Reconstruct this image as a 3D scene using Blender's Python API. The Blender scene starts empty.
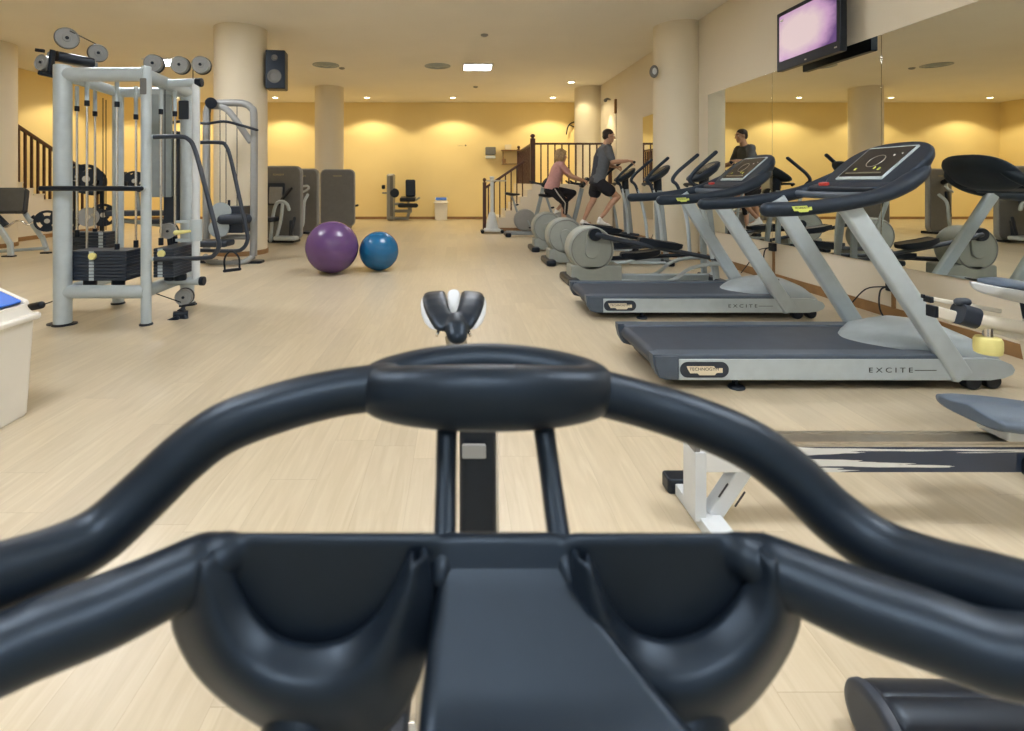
import bpy, bmesh, math, random
from mathutils import Vector, Matrix, Euler
random.seed(7)
C = bpy.context.scene.collection
S = bpy.context.scene
PI = math.pi
F, H, VX, VY = 520.0, 1.25, 457.0, 182.0        # focal length in pixels, eye height, vanishing point

def P(px, py, Y):
    return Vector(((px - VX) / F * Y, Y, H - (py - VY) / F * Y))

# ------------------------------------------------------------------ materials
MATS = {}
def mk(name, col, rough=0.5, metal=0.0, var=0.08, scale=18.0, bump=0.0, bscale=None, spec=0.5, coat=0.0, emit=None, estr=0.0, tint=None):
    m = bpy.data.materials.new(name); m.use_nodes = True
    nt = m.node_tree; b = nt.nodes['Principled BSDF']
    tc = nt.nodes.new('ShaderNodeTexCoord')
    nz = nt.nodes.new('ShaderNodeTexNoise'); nz.inputs['Scale'].default_value = scale; nz.inputs['Detail'].default_value = 4
    nt.links.new(tc.outputs['Object'], nz.inputs['Vector'])
    rp = nt.nodes.new('ShaderNodeValToRGB')
    lo = [max(0, c * (1 - var)) for c in col]; hi = [min(1, c * (1 + var)) for c in col]
    rp.color_ramp.elements[0].position = 0.3; rp.color_ramp.elements[1].position = 0.7
    rp.color_ramp.elements[0].color = (*lo, 1); rp.color_ramp.elements[1].color = (*hi, 1)
    nt.links.new(nz.outputs['Fac'], rp.inputs['Fac'])
    nt.links.new(rp.outputs['Color'], b.inputs['Base Color'])
    b.inputs['Roughness'].default_value = rough; b.inputs['Metallic'].default_value = metal
    b.inputs['Specular IOR Level'].default_value = spec
    if tint: b.inputs['Specular Tint'].default_value = (*tint, 1)
    if coat: b.inputs['Coat Weight'].default_value = coat; b.inputs['Coat Roughness'].default_value = 0.15
    if bump:
        n2 = nt.nodes.new('ShaderNodeTexNoise'); n2.inputs['Scale'].default_value = bscale or scale * 6; n2.inputs['Detail'].default_value = 3
        nt.links.new(tc.outputs['Object'], n2.inputs['Vector'])
        bp = nt.nodes.new('ShaderNodeBump'); bp.inputs['Strength'].default_value = bump; bp.inputs['Distance'].default_value = 0.002
        nt.links.new(n2.outputs['Fac'], bp.inputs['Height']); nt.links.new(bp.outputs['Normal'], b.inputs['Normal'])
    if emit:
        b.inputs['Emission Color'].default_value = (*emit, 1); b.inputs['Emission Strength'].default_value = estr
    MATS[name] = m
    return m

def floor_mat():
    m = bpy.data.materials.new('light_laminate'); m.use_nodes = True
    nt = m.node_tree; N = nt.nodes; L = nt.links; b = N['Principled BSDF']
    tc = N.new('ShaderNodeTexCoord'); sp = N.new('ShaderNodeSeparateXYZ'); L.new(tc.outputs['Object'], sp.inputs[0])
    def math_(op, a, b_=None):
        n = N.new('ShaderNodeMath'); n.operation = op
        for i, v in enumerate((a, b_)):
            if v is None: continue
            if isinstance(v, (int, float)): n.inputs[i].default_value = v
            else: L.new(v, n.inputs[i])
        return n.outputs[0]
    px = math_('MULTIPLY', sp.outputs[0], 1 / 0.196)
    row = math_('FLOOR', px); fx = math_('FRACT', px)
    wn = N.new('ShaderNodeTexWhiteNoise'); wn.noise_dimensions = '1D'; L.new(row, wn.inputs['W'])
    yy = math_('ADD', math_('MULTIPLY', sp.outputs[1], 1 / 1.28), wn.outputs['Value'])
    col = math_('FLOOR', yy); fy = math_('FRACT', yy)
    cb = N.new('ShaderNodeCombineXYZ'); L.new(row, cb.inputs[0]); L.new(col, cb.inputs[1])
    w2 = N.new('ShaderNodeTexWhiteNoise'); w2.noise_dimensions = '2D'; L.new(cb.outputs[0], w2.inputs['Vector'])
    # grain, stretched along the planks, different on each plank
    gv = N.new('ShaderNodeCombineXYZ')
    L.new(math_('MULTIPLY', sp.outputs[0], 26.0), gv.inputs[0]); L.new(math_('MULTIPLY', sp.outputs[1], 2.2), gv.inputs[1])
    L.new(math_('MULTIPLY', w2.outputs['Value'], 40.0), gv.inputs[2])
    gz = N.new('ShaderNodeTexNoise'); gz.inputs['Scale'].default_value = 1.0; gz.inputs['Detail'].default_value = 6; gz.inputs['Distortion'].default_value = 1.2
    L.new(gv.outputs[0], gz.inputs['Vector'])
    rp = N.new('ShaderNodeValToRGB'); e = rp.color_ramp.elements
    e[0].position = 0.25; e[0].color = (0.465, 0.395, 0.275, 1)
    e[1].position = 0.72; e[1].color = (0.56, 0.49, 0.36, 1)
    k = e.new(0.5); k.color = (0.515, 0.44, 0.315, 1)
    L.new(gz.outputs['Fac'], rp.inputs['Fac'])
    mx = N.new('ShaderNodeMix'); mx.data_type = 'RGBA'; mx.blend_type = 'MULTIPLY'; mx.inputs[0].default_value = 1.0
    L.new(rp.outputs['Color'], mx.inputs[6])
    tone = N.new('ShaderNodeMapRange'); L.new(w2.outputs['Value'], tone.inputs['Value']); tone.inputs['To Min'].default_value = 0.93; tone.inputs['To Max'].default_value = 1.05
    L.new(tone.outputs[0], mx.inputs[7])
    # joints
    jx = math_('MINIMUM', fx, math_('SUBTRACT', 1.0, fx)); jy = math_('MINIMUM', fy, math_('SUBTRACT', 1.0, fy))
    jm = math_('MAXIMUM', math_('LESS_THAN', jx, 0.004), math_('LESS_THAN', jy, 0.0011))
    m2 = N.new('ShaderNodeMix'); m2.data_type = 'RGBA'; L.new(math_('MULTIPLY', jm, 0.28), m2.inputs[0])
    L.new(mx.outputs[2], m2.inputs[6]); m2.inputs[7].default_value = (0.16, 0.11, 0.06, 1)
    # small dark scuffs
    vz = N.new('ShaderNodeTexVoronoi'); vz.inputs['Scale'].default_value = 2.3; L.new(tc.outputs['Object'], vz.inputs['Vector'])
    m3 = N.new('ShaderNodeMix'); m3.data_type = 'RGBA'
    L.new(math_('MULTIPLY', math_('LESS_THAN', vz.outputs['Distance'], 0.012), 0.6), m3.inputs[0])
    L.new(m2.outputs[2], m3.inputs[6]); m3.inputs[7].default_value = (0.12, 0.09, 0.06, 1)
    L.new(m3.outputs[2], b.inputs['Base Color'])
    rr = N.new('ShaderNodeMapRange'); L.new(gz.outputs['Fac'], rr.inputs['Value']); rr.inputs['To Min'].default_value = 0.25; rr.inputs['To Max'].default_value = 0.40
    L.new(rr.outputs[0], b.inputs['Roughness']); b.inputs['Specular IOR Level'].default_value = 0.4
    MATS['floor'] = m
    return m

M_FLOOR = floor_mat()
M_CREAM = mk('cream_plaster', (0.72, 0.655, 0.53), 0.75, var=0.02, scale=1.2, bump=0.08, bscale=160)
M_COL = mk('cream_pillar_paint', (0.75, 0.68, 0.53), 0.7, var=0.02, scale=1.2, bump=0.08, bscale=160)
M_YELLOW = mk('warm_yellow_plaster', (0.84, 0.68, 0.34), 0.75, var=0.02, scale=1.0, bump=0.08, bscale=160)
M_CEIL = mk('ceiling_paint', (0.82, 0.79, 0.72), 0.85, var=0.02, scale=1.0)
M_SKIRT = mk('brown_skirting', (0.27, 0.15, 0.06), 0.5, var=0.15, scale=6)
M_DARKWOOD = mk('dark_red_wood', (0.060, 0.022, 0.014), 0.4, var=0.25, scale=9)
M_BLACK = mk('black_soft_rubber', (0.006, 0.010, 0.017), 0.40, var=0.1, scale=30, bump=0.1, bscale=900, spec=0.38, tint=(.62, .80, 1.0))
M_BLACKF = mk('navy_black_foam', (0.014, 0.020, 0.032), 0.48, var=0.12, scale=25, bump=0.15, bscale=700, spec=0.40, tint=(.68, .84, 1.0))
M_BLKPL = mk('black_plastic', (0.009, 0.011, 0.017), 0.36, var=0.1, scale=20, spec=0.36, tint=(.72, .86, 1.0))
M_NAVY = mk('navy_plastic', (0.019, 0.028, 0.045), 0.45, var=0.1, scale=16)
M_BELT = mk('treadmill_belt', (0.030, 0.043, 0.066), 0.55, var=0.12, scale=9, bump=0.1, bscale=500)
M_RAIL = mk('foot_rail_rubber', (0.062, 0.085, 0.118), 0.5, var=0.08, scale=12)
M_SILVER = mk('silver_paint', (0.46, 0.53, 0.57), 0.38, metal=0.15, var=0.04, scale=14)
M_SILVERD = mk('silver_grey_paint', (0.31, 0.36, 0.385), 0.42, metal=0.1, var=0.05, scale=14)
M_GREYGRN = mk('pale_grey_shell', (0.265, 0.288, 0.265), 0.45, var=0.04, scale=10)
M_TAUPE = mk('grey_shroud', (0.150, 0.153, 0.150), 0.45, var=0.06, scale=10)
M_TAUPEL = mk('grey_shroud_edge', (0.27, 0.28, 0.28), 0.4, var=0.05, scale=10)
M_CHROME = mk('chrome', (0.75, 0.73, 0.70), 0.18, metal=1.0, var=0.04, scale=20)
M_WHITE = mk('white_enamel', (0.60, 0.64, 0.67), 0.35, var=0.03, scale=10)
M_IVORY = mk('ivory_enamel', (0.70, 0.66, 0.56), 0.35, var=0.03, scale=10)
M_BINW = mk('white_bin_plastic', (0.72, 0.70, 0.64), 0.5, var=0.03, scale=5)
M_BLUE = mk('bright_blue_plastic', (0.020, 0.135, 0.62), 0.45, var=0.05, scale=8)
M_PURPLE = mk('purple_vinyl', (0.115, 0.055, 0.175), 0.26, var=0.06, scale=5)
M_TEAL = mk('blue_vinyl', (0.008, 0.115, 0.27), 0.26, var=0.06, scale=5)
M_YELLOWP = mk('pale_yellow_plastic', (0.78, 0.72, 0.28), 0.45, var=0.05, scale=10)
M_BADGE = mk('badge_cream', (0.72, 0.64, 0.48), 0.4, var=0.03, scale=10)
M_LIME = mk('lime_sticker', (0.58, 0.64, 0.13), 0.45, var=0.05, scale=10)
M_INK = mk('dark_ink', (0.030, 0.030, 0.036), 0.5, var=0.05, scale=10)
M_INKY = mk('straw_ink', (0.50, 0.43, 0.22), 0.5, var=0.05, scale=10)
M_SEATBL = mk('slate_blue_pad', (0.075, 0.105, 0.15), 0.5, var=0.06, scale=14, bump=0.1, bscale=300)
M_RED = mk('red_button', (0.55, 0.06, 0.05), 0.4, var=0.05, scale=10)
M_SKIN = mk('skin', (0.50, 0.29, 0.19), 0.5, var=0.08, scale=14)
M_SKINF = mk('fair_skin', (0.55, 0.33, 0.23), 0.5, var=0.08, scale=14)
M_LIP = mk('lip_skin', (0.36, 0.14, 0.11), 0.5, var=0.05, scale=14)
M_HAIRD = mk('dark_brown_hair', (0.030, 0.018, 0.013), 0.6, var=0.3, scale=60, bump=0.4, bscale=120)
M_HAIRB = mk('ash_blonde_hair', (0.36, 0.25, 0.13), 0.55, var=0.25, scale=40, bump=0.4, bscale=120)
M_TEE = mk('grey_jersey', (0.105, 0.115, 0.13), 0.8, var=0.08, scale=20, bump=0.2, bscale=200)
M_TEEB = mk('dark_navy_jersey', (0.040, 0.046, 0.062), 0.8, var=0.08, scale=20)
M_SHORTS = mk('black_cloth', (0.010, 0.010, 0.016), 0.85, var=0.15, scale=20, bump=0.2, bscale=200)
M_PINK = mk('pink_jersey', (0.52, 0.28, 0.27), 0.8, var=0.07, scale=18, bump=0.2, bscale=200)
M_STRIPE = mk('pale_stripe_cloth', (0.58, 0.55, 0.52), 0.8, var=0.05, scale=18)
M_SHOE = mk('white_shoe', (0.80, 0.79, 0.77), 0.5, var=0.04, scale=18)
M_EYE = mk('eye_white', (0.75, 0.72, 0.68), 0.3, var=0.02, scale=18)
M_STEEL = mk('brushed_steel', (0.50, 0.48, 0.43), 0.28, metal=0.9, var=0.06, scale=30)

def mirror_mat():
    m = mk('mirror_glass', (0.80, 0.82, 0.78), 0.0, metal=1.0, var=0.0); return m
M_MIRROR = mirror_mat()

def soft(o, vox, it=4, f=.5):
    m = o.modifiers.new('join', 'REMESH'); m.mode = 'VOXEL'; m.voxel_size = vox; m.use_smooth_shade = True
    s = o.modifiers.new('smooth', 'SMOOTH'); s.iterations = it; s.factor = f
    return o
# ------------------------------------------------------------------ mesh builder
def basis(n, up=Vector((0, 0, 1))):
    n = n.normalized()
    if abs(n.dot(up)) > 0.98: up = Vector((0, 1, 0))
    u = up.cross(n).normalized(); v = n.cross(u)
    return u, v, n

def catmull(pts, vals, n):
    if n <= 1 or len(pts) < 3: return pts, vals
    o, ov = [], []
    for i in range(len(pts) - 1):
        p0 = pts[i - 1] if i else pts[0] * 2 - pts[1]
        p1, p2 = pts[i], pts[i + 1]
        p3 = pts[i + 2] if i + 2 < len(pts) else pts[-1] * 2 - pts[-2]
        for k in range(n):
            t = k / n
            o.append(0.5 * ((2 * p1) + (p2 - p0) * t + (2 * p0 - 5 * p1 + 4 * p2 - p3) * t * t + (3 * p1 - p0 - 3 * p2 + p3) * t ** 3))
            ov.append(vals[i] * (1 - t) + vals[i + 1] * t)
    o.append(pts[-1]); ov.append(vals[-1])
    return o, ov

def shade(me, ang):
    """smooth shading with a crease angle, face-area weighted so that broad flat faces stay flat"""
    ps = me.polygons
    for p in ps: p.use_smooth = True
    nv = len(me.vertices); by = [[] for _ in range(nv)]
    N = [p.normal.copy() for p in ps]; A = [max(p.area, 1e-12) for p in ps]
    for i, p in enumerate(ps):
        for v in p.vertices: by[v].append(i)
    lim = math.cos(math.radians(min(ang, 179.9))); out = [None] * len(me.loops)
    for i, p in enumerate(ps):
        n = N[i]
        for li in p.loop_indices:
            s = Vector((0, 0, 0))
            for j in by[me.loops[li].vertex_index]:
                if N[j].dot(n) >= lim: s += N[j] * A[j]
            out[li] = s.normalized() if s.length > 1e-15 else n
    me.normals_split_custom_set(out)

class MB:
    def __init__(self): self.bm = bmesh.new()
    def rings(self, rings, closed_path=False, cap=True):
        bm = self.bm
        vs = [[bm.verts.new(p) for p in r] for r in rings]
        n = len(vs[0]); m = len(vs)
        for i in range(m if closed_path else m - 1):
            a, b = vs[i], vs[(i + 1) % m]
            for j in range(n):
                k = (j + 1) % n
                try: bm.faces.new((a[j], a[k], b[k], b[j]))
                except ValueError: pass
        if cap and not closed_path:
            bm.faces.new(list(reversed(vs[0]))); bm.faces.new(vs[-1])
        return self
    def sheet(self, rows):
        vs = [[self.bm.verts.new(p) for p in r] for r in rows]
        for a, b in zip(vs, vs[1:]):
            for j in range(len(a) - 1): self.bm.faces.new((a[j], a[j + 1], b[j + 1], b[j]))
        return self
    def tube(self, pts, r, seg=12, smooth=1, cap=True, rnd=False, flat=1.0, up=None, closed=False):
        """flat = ratio of the second radius (along v) to the first"""
        pts = [Vector(p) for p in pts]
        rs = list(r) if isinstance(r, (list, tuple)) else [r] * len(pts)
        if closed:
            pass
        else:
            pts, rs = catmull(pts, rs, smooth)
        m = len(pts); T = []
        for i in range(m):
            if closed: t = pts[(i + 1) % m] - pts[i - 1]
            else: t = pts[min(i + 1, m - 1)] - pts[max(i - 1, 0)]
            T.append(t.normalized())
        u, v, _ = basis(T[0], up or Vector((0, 0, 1)))
        out = []
        if rnd and not closed:
            q = []
            for k in range(4):
                a = PI / 2 * (k / 4); q.append((pts[0] - T[0] * rs[0] * math.cos(a), max(rs[0] * math.sin(a), rs[0] * 0.08), T[0]))
            q += list(zip(pts, rs, T))
            for k in range(3, -1, -1):
                a = PI / 2 * (k / 4); q.append((pts[-1] + T[-1] * rs[-1] * math.cos(a), max(rs[-1] * math.sin(a), rs[-1] * 0.08), T[-1]))
        else: q = list(zip(pts, rs, T))
        for p, rr, t in q:
            u = (u - t * u.dot(t)).normalized(); v = t.cross(u)
            out.append([p + u * (rr * math.cos(2 * PI * j / seg)) + v * (rr * flat * math.sin(2 * PI * j / seg)) for j in range(seg)])
        return self.rings(out, closed_path=closed, cap=cap)
    def cyl(self, p0, p1, r, r1=None, seg=20, e=0.0):
        p0, p1 = Vector(p0), Vector(p1); r1 = r if r1 is None else r1
        u, v, n = basis(p1 - p0); L = (p1 - p0).length
        prof = [(0, r), (L, r1)] if not e else [(0, r - e), (e * .3, r - e * .3), (e, r), (L - e, r1), (L - e * .3, r1 - e * .3), (L, r1 - e)]
        return self.rings([[p0 + n * h + (u * math.cos(2 * PI * j / seg) + v * math.sin(2 * PI * j / seg)) * q for j in range(seg)] for h, q in prof])
    def lathe(self, prof, M=None, seg=24, ring=False):
        M = M or Matrix()
        return self.rings(closed_path=ring, rings=[[M @ Vector((q * math.cos(2 * PI * j / seg), q * math.sin(2 * PI * j / seg), h)) for j in range(seg)] for q, h in prof])
    def ell(self, c, rad, rot=None, seg=20, n=12):
        c = Vector(c); R = rot.to_matrix() if isinstance(rot, Euler) else (rot or Matrix.Identity(3))
        rg = []
        for i in range(n + 1):
            a = -PI / 2 + PI * i / n; q = max(math.cos(a), 0.02)
            rg.append([c + R @ Vector((rad[0] * q * math.cos(2 * PI * j / seg), rad[1] * q * math.sin(2 * PI * j / seg), rad[2] * math.sin(a))) for j in range(seg)])
        return self.rings(rg)
    def slab(self, M, w, h, t, r=0.0, e=0.0, seg=5, dome=0.0):
        """rounded rectangle w x h in the local xy plane, thickness t along z (centred), corner radius r, edge rounding e"""
        if isinstance(M, (tuple, Vector)): M = Matrix.Translation(Vector(M))
        r = max(r, 0.0005, e * 1.02); r = min(r, w / 2 - 1e-5, h / 2 - 1e-5)
        def ring(i, z):
            o = []
            for cx, cy, a0 in ((1, 1, 0), (-1, 1, 90), (-1, -1, 180), (1, -1, 270)):
                for k in range(seg + 1):
                    a = math.radians(a0 + 90 * k / seg); rr = max(r - i, 0.0002)
                    o.append(M @ Vector((cx * (w / 2 - r) + rr * math.cos(a), cy * (h / 2 - r) + rr * math.sin(a), z)))
            return o
        if e <= 0: return self.rings([ring(0, -t / 2), ring(0, t / 2)])
        e = min(e, t / 2 - 1e-5); lv = []
        for k in range(4):
            a = PI / 2 * k / 3; lv.append((e * (1 - math.sin(a)), -t / 2 + e * (1 - math.cos(a))))
        lv += [(i, -z) for i, z in reversed(lv)]
        return self.rings([ring(i, z) for i, z in lv])
    def box(self, c, s, rot=(0, 0, 0), e=0.004):
        M = Matrix.Translation(Vector(c)) @ Euler(rot).to_matrix().to_4x4()
        return self.slab(M, s[0], s[1], s[2], e=min(e, min(s) * 0.4), r=min(e, min(s) * 0.4), seg=2)
    def bar(self, p0, p1, w, d, r=0.008, up=Vector((0, 1, 0))):
        """straight bar between two points, w across, d along 'up'"""
        p0, p1 = Vector(p0), Vector(p1); n = (p1 - p0).normalized()
        v = (up - n * up.dot(n)).normalized(); u = v.cross(n)
        M = Matrix((( u.x, v.x, n.x, 0), (u.y, v.y, n.y, 0), (u.z, v.z, n.z, 0), (0, 0, 0, 1)))
        M.translation = (p0 + p1) / 2
        return self.slab(M, w, d, (p1 - p0).length, r=r, e=0.003, seg=4)
    def prism(self, poly, M, t, bev=0.0):
        bm = self.bm
        a = [bm.verts.new(M @ Vector((x, y, -t / 2))) for x, y in poly]; b = [bm.verts.new(M @ Vector((x, y, t / 2))) for x, y in poly]
        n = len(poly); fs = [bm.faces.new(list(reversed(a))), bm.faces.new(b)]
        for i in range(n): fs.append(bm.faces.new((a[i], a[(i + 1) % n], b[(i + 1) % n], b[i])))
        if bev: bmesh.ops.bevel(bm, geom=list({e for f in fs[:2] for e in f.edges}), offset=bev, segments=2, affect='EDGES')
        return self
    def mesh(self, name, mat, ang=40, off=None):
        bm = self.bm
        if off is not None: bmesh.ops.translate(bm, verts=bm.verts, vec=-Vector(off))
        bmesh.ops.recalc_face_normals(bm, faces=bm.faces)
        me = bpy.data.meshes.new(name); bm.to_mesh(me); bm.free()
        me.materials.append(mat)
        shade(me, ang)
        return me
    def build(self, name, mat, parent=None, ang=40, world=False, loc=None):
        off = None
        if world and parent is not None:
            r = parent; off = Vector((0, 0, 0))
            while r is not None: off += r.location; r = r.parent
        elif loc is not None: off = Vector(loc)
        o = bpy.data.objects.new(name, self.mesh(name, mat, ang, off)); C.objects.link(o)
        if parent is not None: o.parent = parent
        elif loc is not None: o.location = loc
        return o

def tag(o, label=None, cat=None, group=None, kind=None):
    if label: o['label'] = label
    if cat: o['category'] = cat
    if group: o['group'] = group
    if kind: o['kind'] = kind
    return o
def thing(name, label, cat, loc=(0, 0, 0), rotz=0.0, group=None):
    o = bpy.data.objects.new(name, None); C.objects.link(o); o.empty_display_size = 0.1
    o.location = loc; o.rotation_euler = (0, 0, rotz)
    return tag(o, label, cat, group)
def dup(root, loc, rotz=None, label=None, group=None):
    r = root.copy(); C.objects.link(r); r.location = loc
    if rotz is not None: r.rotation_euler = (0, 0, rotz)
    if label: r['label'] = label
    if group: r['group'] = group
    for ch in list(root.children):
        c = ch.copy(); C.objects.link(c); c.parent = r
        for g in list(ch.children):
            d = g.copy(); C.objects.link(d); d.parent = c
    return r
def AX(o, x, y):
    """matrix with origin o, local x along x, local y along y"""
    x = Vector(x).normalized(); y = Vector(y); y = (y - x * y.dot(x)).normalized(); z = x.cross(y)
    M = Matrix(((x.x, y.x, z.x, 0), (x.y, y.y, z.y, 0), (x.z, y.z, z.z, 0), (0, 0, 0, 1))); M.translation = Vector(o)
    return M
def lettering(txt, size, mat, parent, M, width=None, name='lettering', depth=0.0006):
    cu = bpy.data.curves.new('txt', 'FONT'); cu.body = txt; cu.size = size; cu.align_x = 'CENTER'; cu.align_y = 'CENTER'; cu.extrude = depth
    t = bpy.data.objects.new('txt', cu); C.objects.link(t)
    bpy.context.view_layer.update()
    me = bpy.data.meshes.new_from_object(t.evaluated_get(bpy.context.evaluated_depsgraph_get()))
    bpy.data.objects.remove(t); bpy.data.curves.remove(cu)
    xs = [v.co.x for v in me.vertices]; k = 1.0
    if width: k = width / (max(xs) - min(xs))
    me.transform(M @ Matrix.Diagonal((k, 1, 1, 1)))
    me.materials.clear(); me.materials.append(mat)
    o = bpy.data.objects.new(name, me); C.objects.link(o); o.parent = parent
    return o
# ------------------------------------------------------------------ the room
XL, XR, YB, YF, HC = -10.3, 4.0, -3.2, 17.5, 3.93
def struct(name, mb, mat, label=None, ang=40):
    o = mb.build(name, mat, ang=ang); o['kind'] = 'structure'
    if label: o['label'] = label
    return o
struct('floor', MB().box(((XL + XR) / 2, (YB + YF) / 2, -0.05), (XR - XL + 0.4, YF - YB + 0.4, 0.1), e=0), M_FLOOR)
struct('ceiling', MB().box(((XL + XR) / 2, (YB + YF) / 2, HC + 0.05), (XR - XL + 0.4, YF - YB + 0.4, 0.1), e=0), M_CEIL)
struct('wall_far', MB().box(((XL + XR) / 2, YF + 0.1, HC / 2), (XR - XL + 0.4, 0.2, HC), e=0), M_YELLOW)
struct('wall_left', MB().box((XL - 0.1, (YB + YF) / 2, HC / 2), (0.2, YF - YB, HC), e=0), M_YELLOW)
struct('wall_right', MB().box((XR + 0.1, (YB + YF) / 2, HC / 2), (0.2, YF - YB, HC), e=0), M_CREAM)
struct('wall_rear', MB().box(((XL + XR) / 2, YB - 0.1, HC / 2), (XR - XL + 0.4, 0.2, HC), e=0), M_CREAM)
def pillar(x, y, r, label):
    struct('pillar', MB().cyl((x, y, 0), (x, y, HC), r, seg=64), M_COL, label)
    b = MB()
    prof = [(r + 0.004, 0.0), (r + 0.014, 0.0), (r + 0.014, 0.075), (r + 0.004, 0.08)]
    b.rings([[Vector((x + q * math.cos(2 * PI * j / 64), y + q * math.sin(2 * PI * j / 64), h)) for j in range(64)] for q, h in prof], cap=False)
    struct('trim', b, M_SKIRT)
pillar(-3.80, 9.15, 0.44, 'thick round cream pillar beside the cable machine')
pillar(-3.62, 14.75, 0.40, 'round cream pillar near the far wall')
pillar(3.80, 8.95, 0.40, 'round cream pillar at the right wall')
pillar(3.75, 14.8, 0.40, 'round cream pillar behind the landing')
pillar(-9.03, 10.0, 0.45, 'round cream pillar at the left edge')
def skirt(name, a, b, n, h=0.085, t=0.014):
    a, b, n = Vector(a), Vector(b), Vector(n)
    c = (a + b) / 2 + n * t / 2 + Vector((0, 0, h / 2)); d = b - a
    s = (abs(d.x) + abs(n.x) * t, abs(d.y) + abs(n.y) * t, h)
    struct(name, MB().box(c, s, e=0.003), M_SKIRT)
skirt('baseboard_far', (XL, YF, 0), (1.0, YF, 0), (0, -1, 0))
skirt('baseboard_left', (XL, YB, 0), (XL, YF, 0), (1, 0, 0))
skirt('baseboard_right', (XR, YB, 0), (XR, 13.2, 0), (-1, 0, 0), h=0.10, t=0.02)

# ---- stairs and landing on the right
YS = 13.2
st = MB()
st.box((2.93, (YS + YF) / 2 + 0.0, 0.60), (2.04, YF - YS, 1.20), e=0.0)
for i in range(6):
    x0 = 0.86 + i * 0.185
    st.box(((x0 + 1.95) / 2, YS + 0.62, (i + 0.5) * 0.175 + 0.0), (1.95 - x0, 1.22, 0.175), e=0.0)
struct('staircase', st, M_CREAM, 'cream staircase rising to the landing at the right')
skirt('baseboard_landing', (1.05, YS, 0), (XR, YS, 0), (0, -1, 0), h=0.09)
def newel(mb, x, y, z0, z1, w=0.055):
    mb.box((x, y, (z0 + z1) / 2 - 0.05), (w * 1.6, w * 1.6, z1 - z0 - 0.1), e=0.006)
    M = Matrix.Translation((x, y, z1 - 0.10))
    mb.lathe([(0.01, 0), (w * .9, 0.0), (w * 1.0, 0.015), (w * 0.45, 0.03), (w * 0.45, 0.045), (w * .8, 0.065), (w * 0.85, 0.085), (w * .7, 0.115), (w * .3, 0.132), (0.002, 0.135)], M, 16)
rl = thing('stair_railing', 'dark wooden railing sloping up beside the stairs at the right', 'railing', (0.70, YS + 0.05, 0))
def B(): return MB()
b = B(); newel(b, 0.70, YS + 0.05, 0, 1.32); b.build('newel_post', M_DARKWOOD, rl, world=True)
b = B(); b.bar((0.72, YS + 0.05, 1.10), (1.72, YS + 0.05, 1.78), 0.06, 0.05, up=Vector((0, 1, 0))); b.build('handrail', M_DARKWOOD, rl, world=True)
for i in range(7):
    x = 0.80 + i * 0.145; zt = 1.10 + (x - 0.72) * 0.68 - 0.02
    zb = max(0, math.floor((x - 0.86) / 0.185 + 1) * 0.175) if x > 0.86 else 0.0
    B().cyl((x, YS + 0.05, zb), (x, YS + 0.05, zt), 0.017, seg=10).build('baluster', M_DARKWOOD, rl, world=True)
lr = thing('landing_railing', 'dark wooden balustrade along the front of the raised landing', 'railing', (2.9, YS + 0.05, 1.2))
b = B(); newel(b, 1.93, YS + 0.06, 1.2, 2.44, 0.075); b.build('newel_post', M_DARKWOOD, lr, world=True)
b = B(); newel(b, 3.90, YS + 0.06, 1.2, 2.25, 0.055); b.build('newel_post', M_DARKWOOD, lr, world=True)
B().box((2.92, YS + 0.06, 2.225), (1.95, 0.07, 0.05), e=0.012).build('handrail', M_DARKWOOD, lr, world=True)
for i in range(10):
    x = 2.14 + i * 0.178
    B().box((x, YS + 0.06, 1.70), (0.034, 0.034, 1.0), e=0.004).build('baluster', M_DARKWOOD, lr, world=True)
sr = thing('landing_side_railing', 'dark wooden balustrade running back along the stair side of the landing', 'railing', (1.93, 15.2, 1.2))
b = B(); newel(b, 2.05, 17.3, 1.2, 2.42, 0.06); b.build('newel_post', M_DARKWOOD, sr, world=True)
b = B(); b.bar((1.94, YS + 0.2, 2.24), (2.05, 17.25, 2.24), 0.06, 0.05, up=Vector((0, 0, 1))); b.build('handrail', M_DARKWOOD, sr, world=True)
for i in range(24):
    t = (i + 0.5) / 24; B().box((1.94 + 0.11 * t, YS + 0.25 + t * 3.8, 1.70), (0.034, 0.034, 1.0), e=0.004).build('baluster', M_DARKWOOD, sr, world=True)

# ---- stairs on the left
XS = -9.2
sl = MB()
for i in range(14):
    y0 = 9.3 + i * 0.285; z = 1.90 - i * 0.130
    sl.box(((XL + XS) / 2, y0 + 0.1425, z / 2), (XS - XL, 0.285, z), e=0.0)
    sl.box(((XL + XS) / 2, y0 + 0.1425, z - 0.012), (XS - XL + 0.04, 0.30, 0.024), e=0.0)
struct('staircase', sl, M_CREAM, 'cream staircase against the left wall')
skirt('baseboard_stair', (XS, 9.3, 0), (XS, 13.28, 0), (1, 0, 0), h=0.09)
ll = thing('stair_railing', 'dark wooden railing going down the stairs at the left wall', 'railing', (XS, 11.2, 0))
b = B(); b.bar((XS - 0.06, 10.2, 2.77), (XS - 0.06, 13.2, 1.41), 0.075, 0.05, up=Vector((1, 0, 0))); b.build('handrail', M_DARKWOOD, ll, world=True)
b = B(); newel(b, XS - 0.06, 10.85, 1.05, 2.62, 0.05); b.build('newel_post', M_DARKWOOD, ll, world=True)
b = B(); newel(b, XS - 0.06, 13.35, 0.0, 1.55, 0.05); b.build('newel_post', M_DARKWOOD, ll, world=True)
for i in range(17):
    y = 10.30 + i * 0.17; n = math.floor((y - 9.3) / 0.285); zb = 1.90 - n * 0.130; zt = 2.75 - (y - 10.2) * 0.4533
    B().box((XS - 0.06, y, (zb + zt) / 2), (0.045, 0.045, zt - zb), e=0.004).build('baluster', M_DARKWOOD, ll, world=True)

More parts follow.
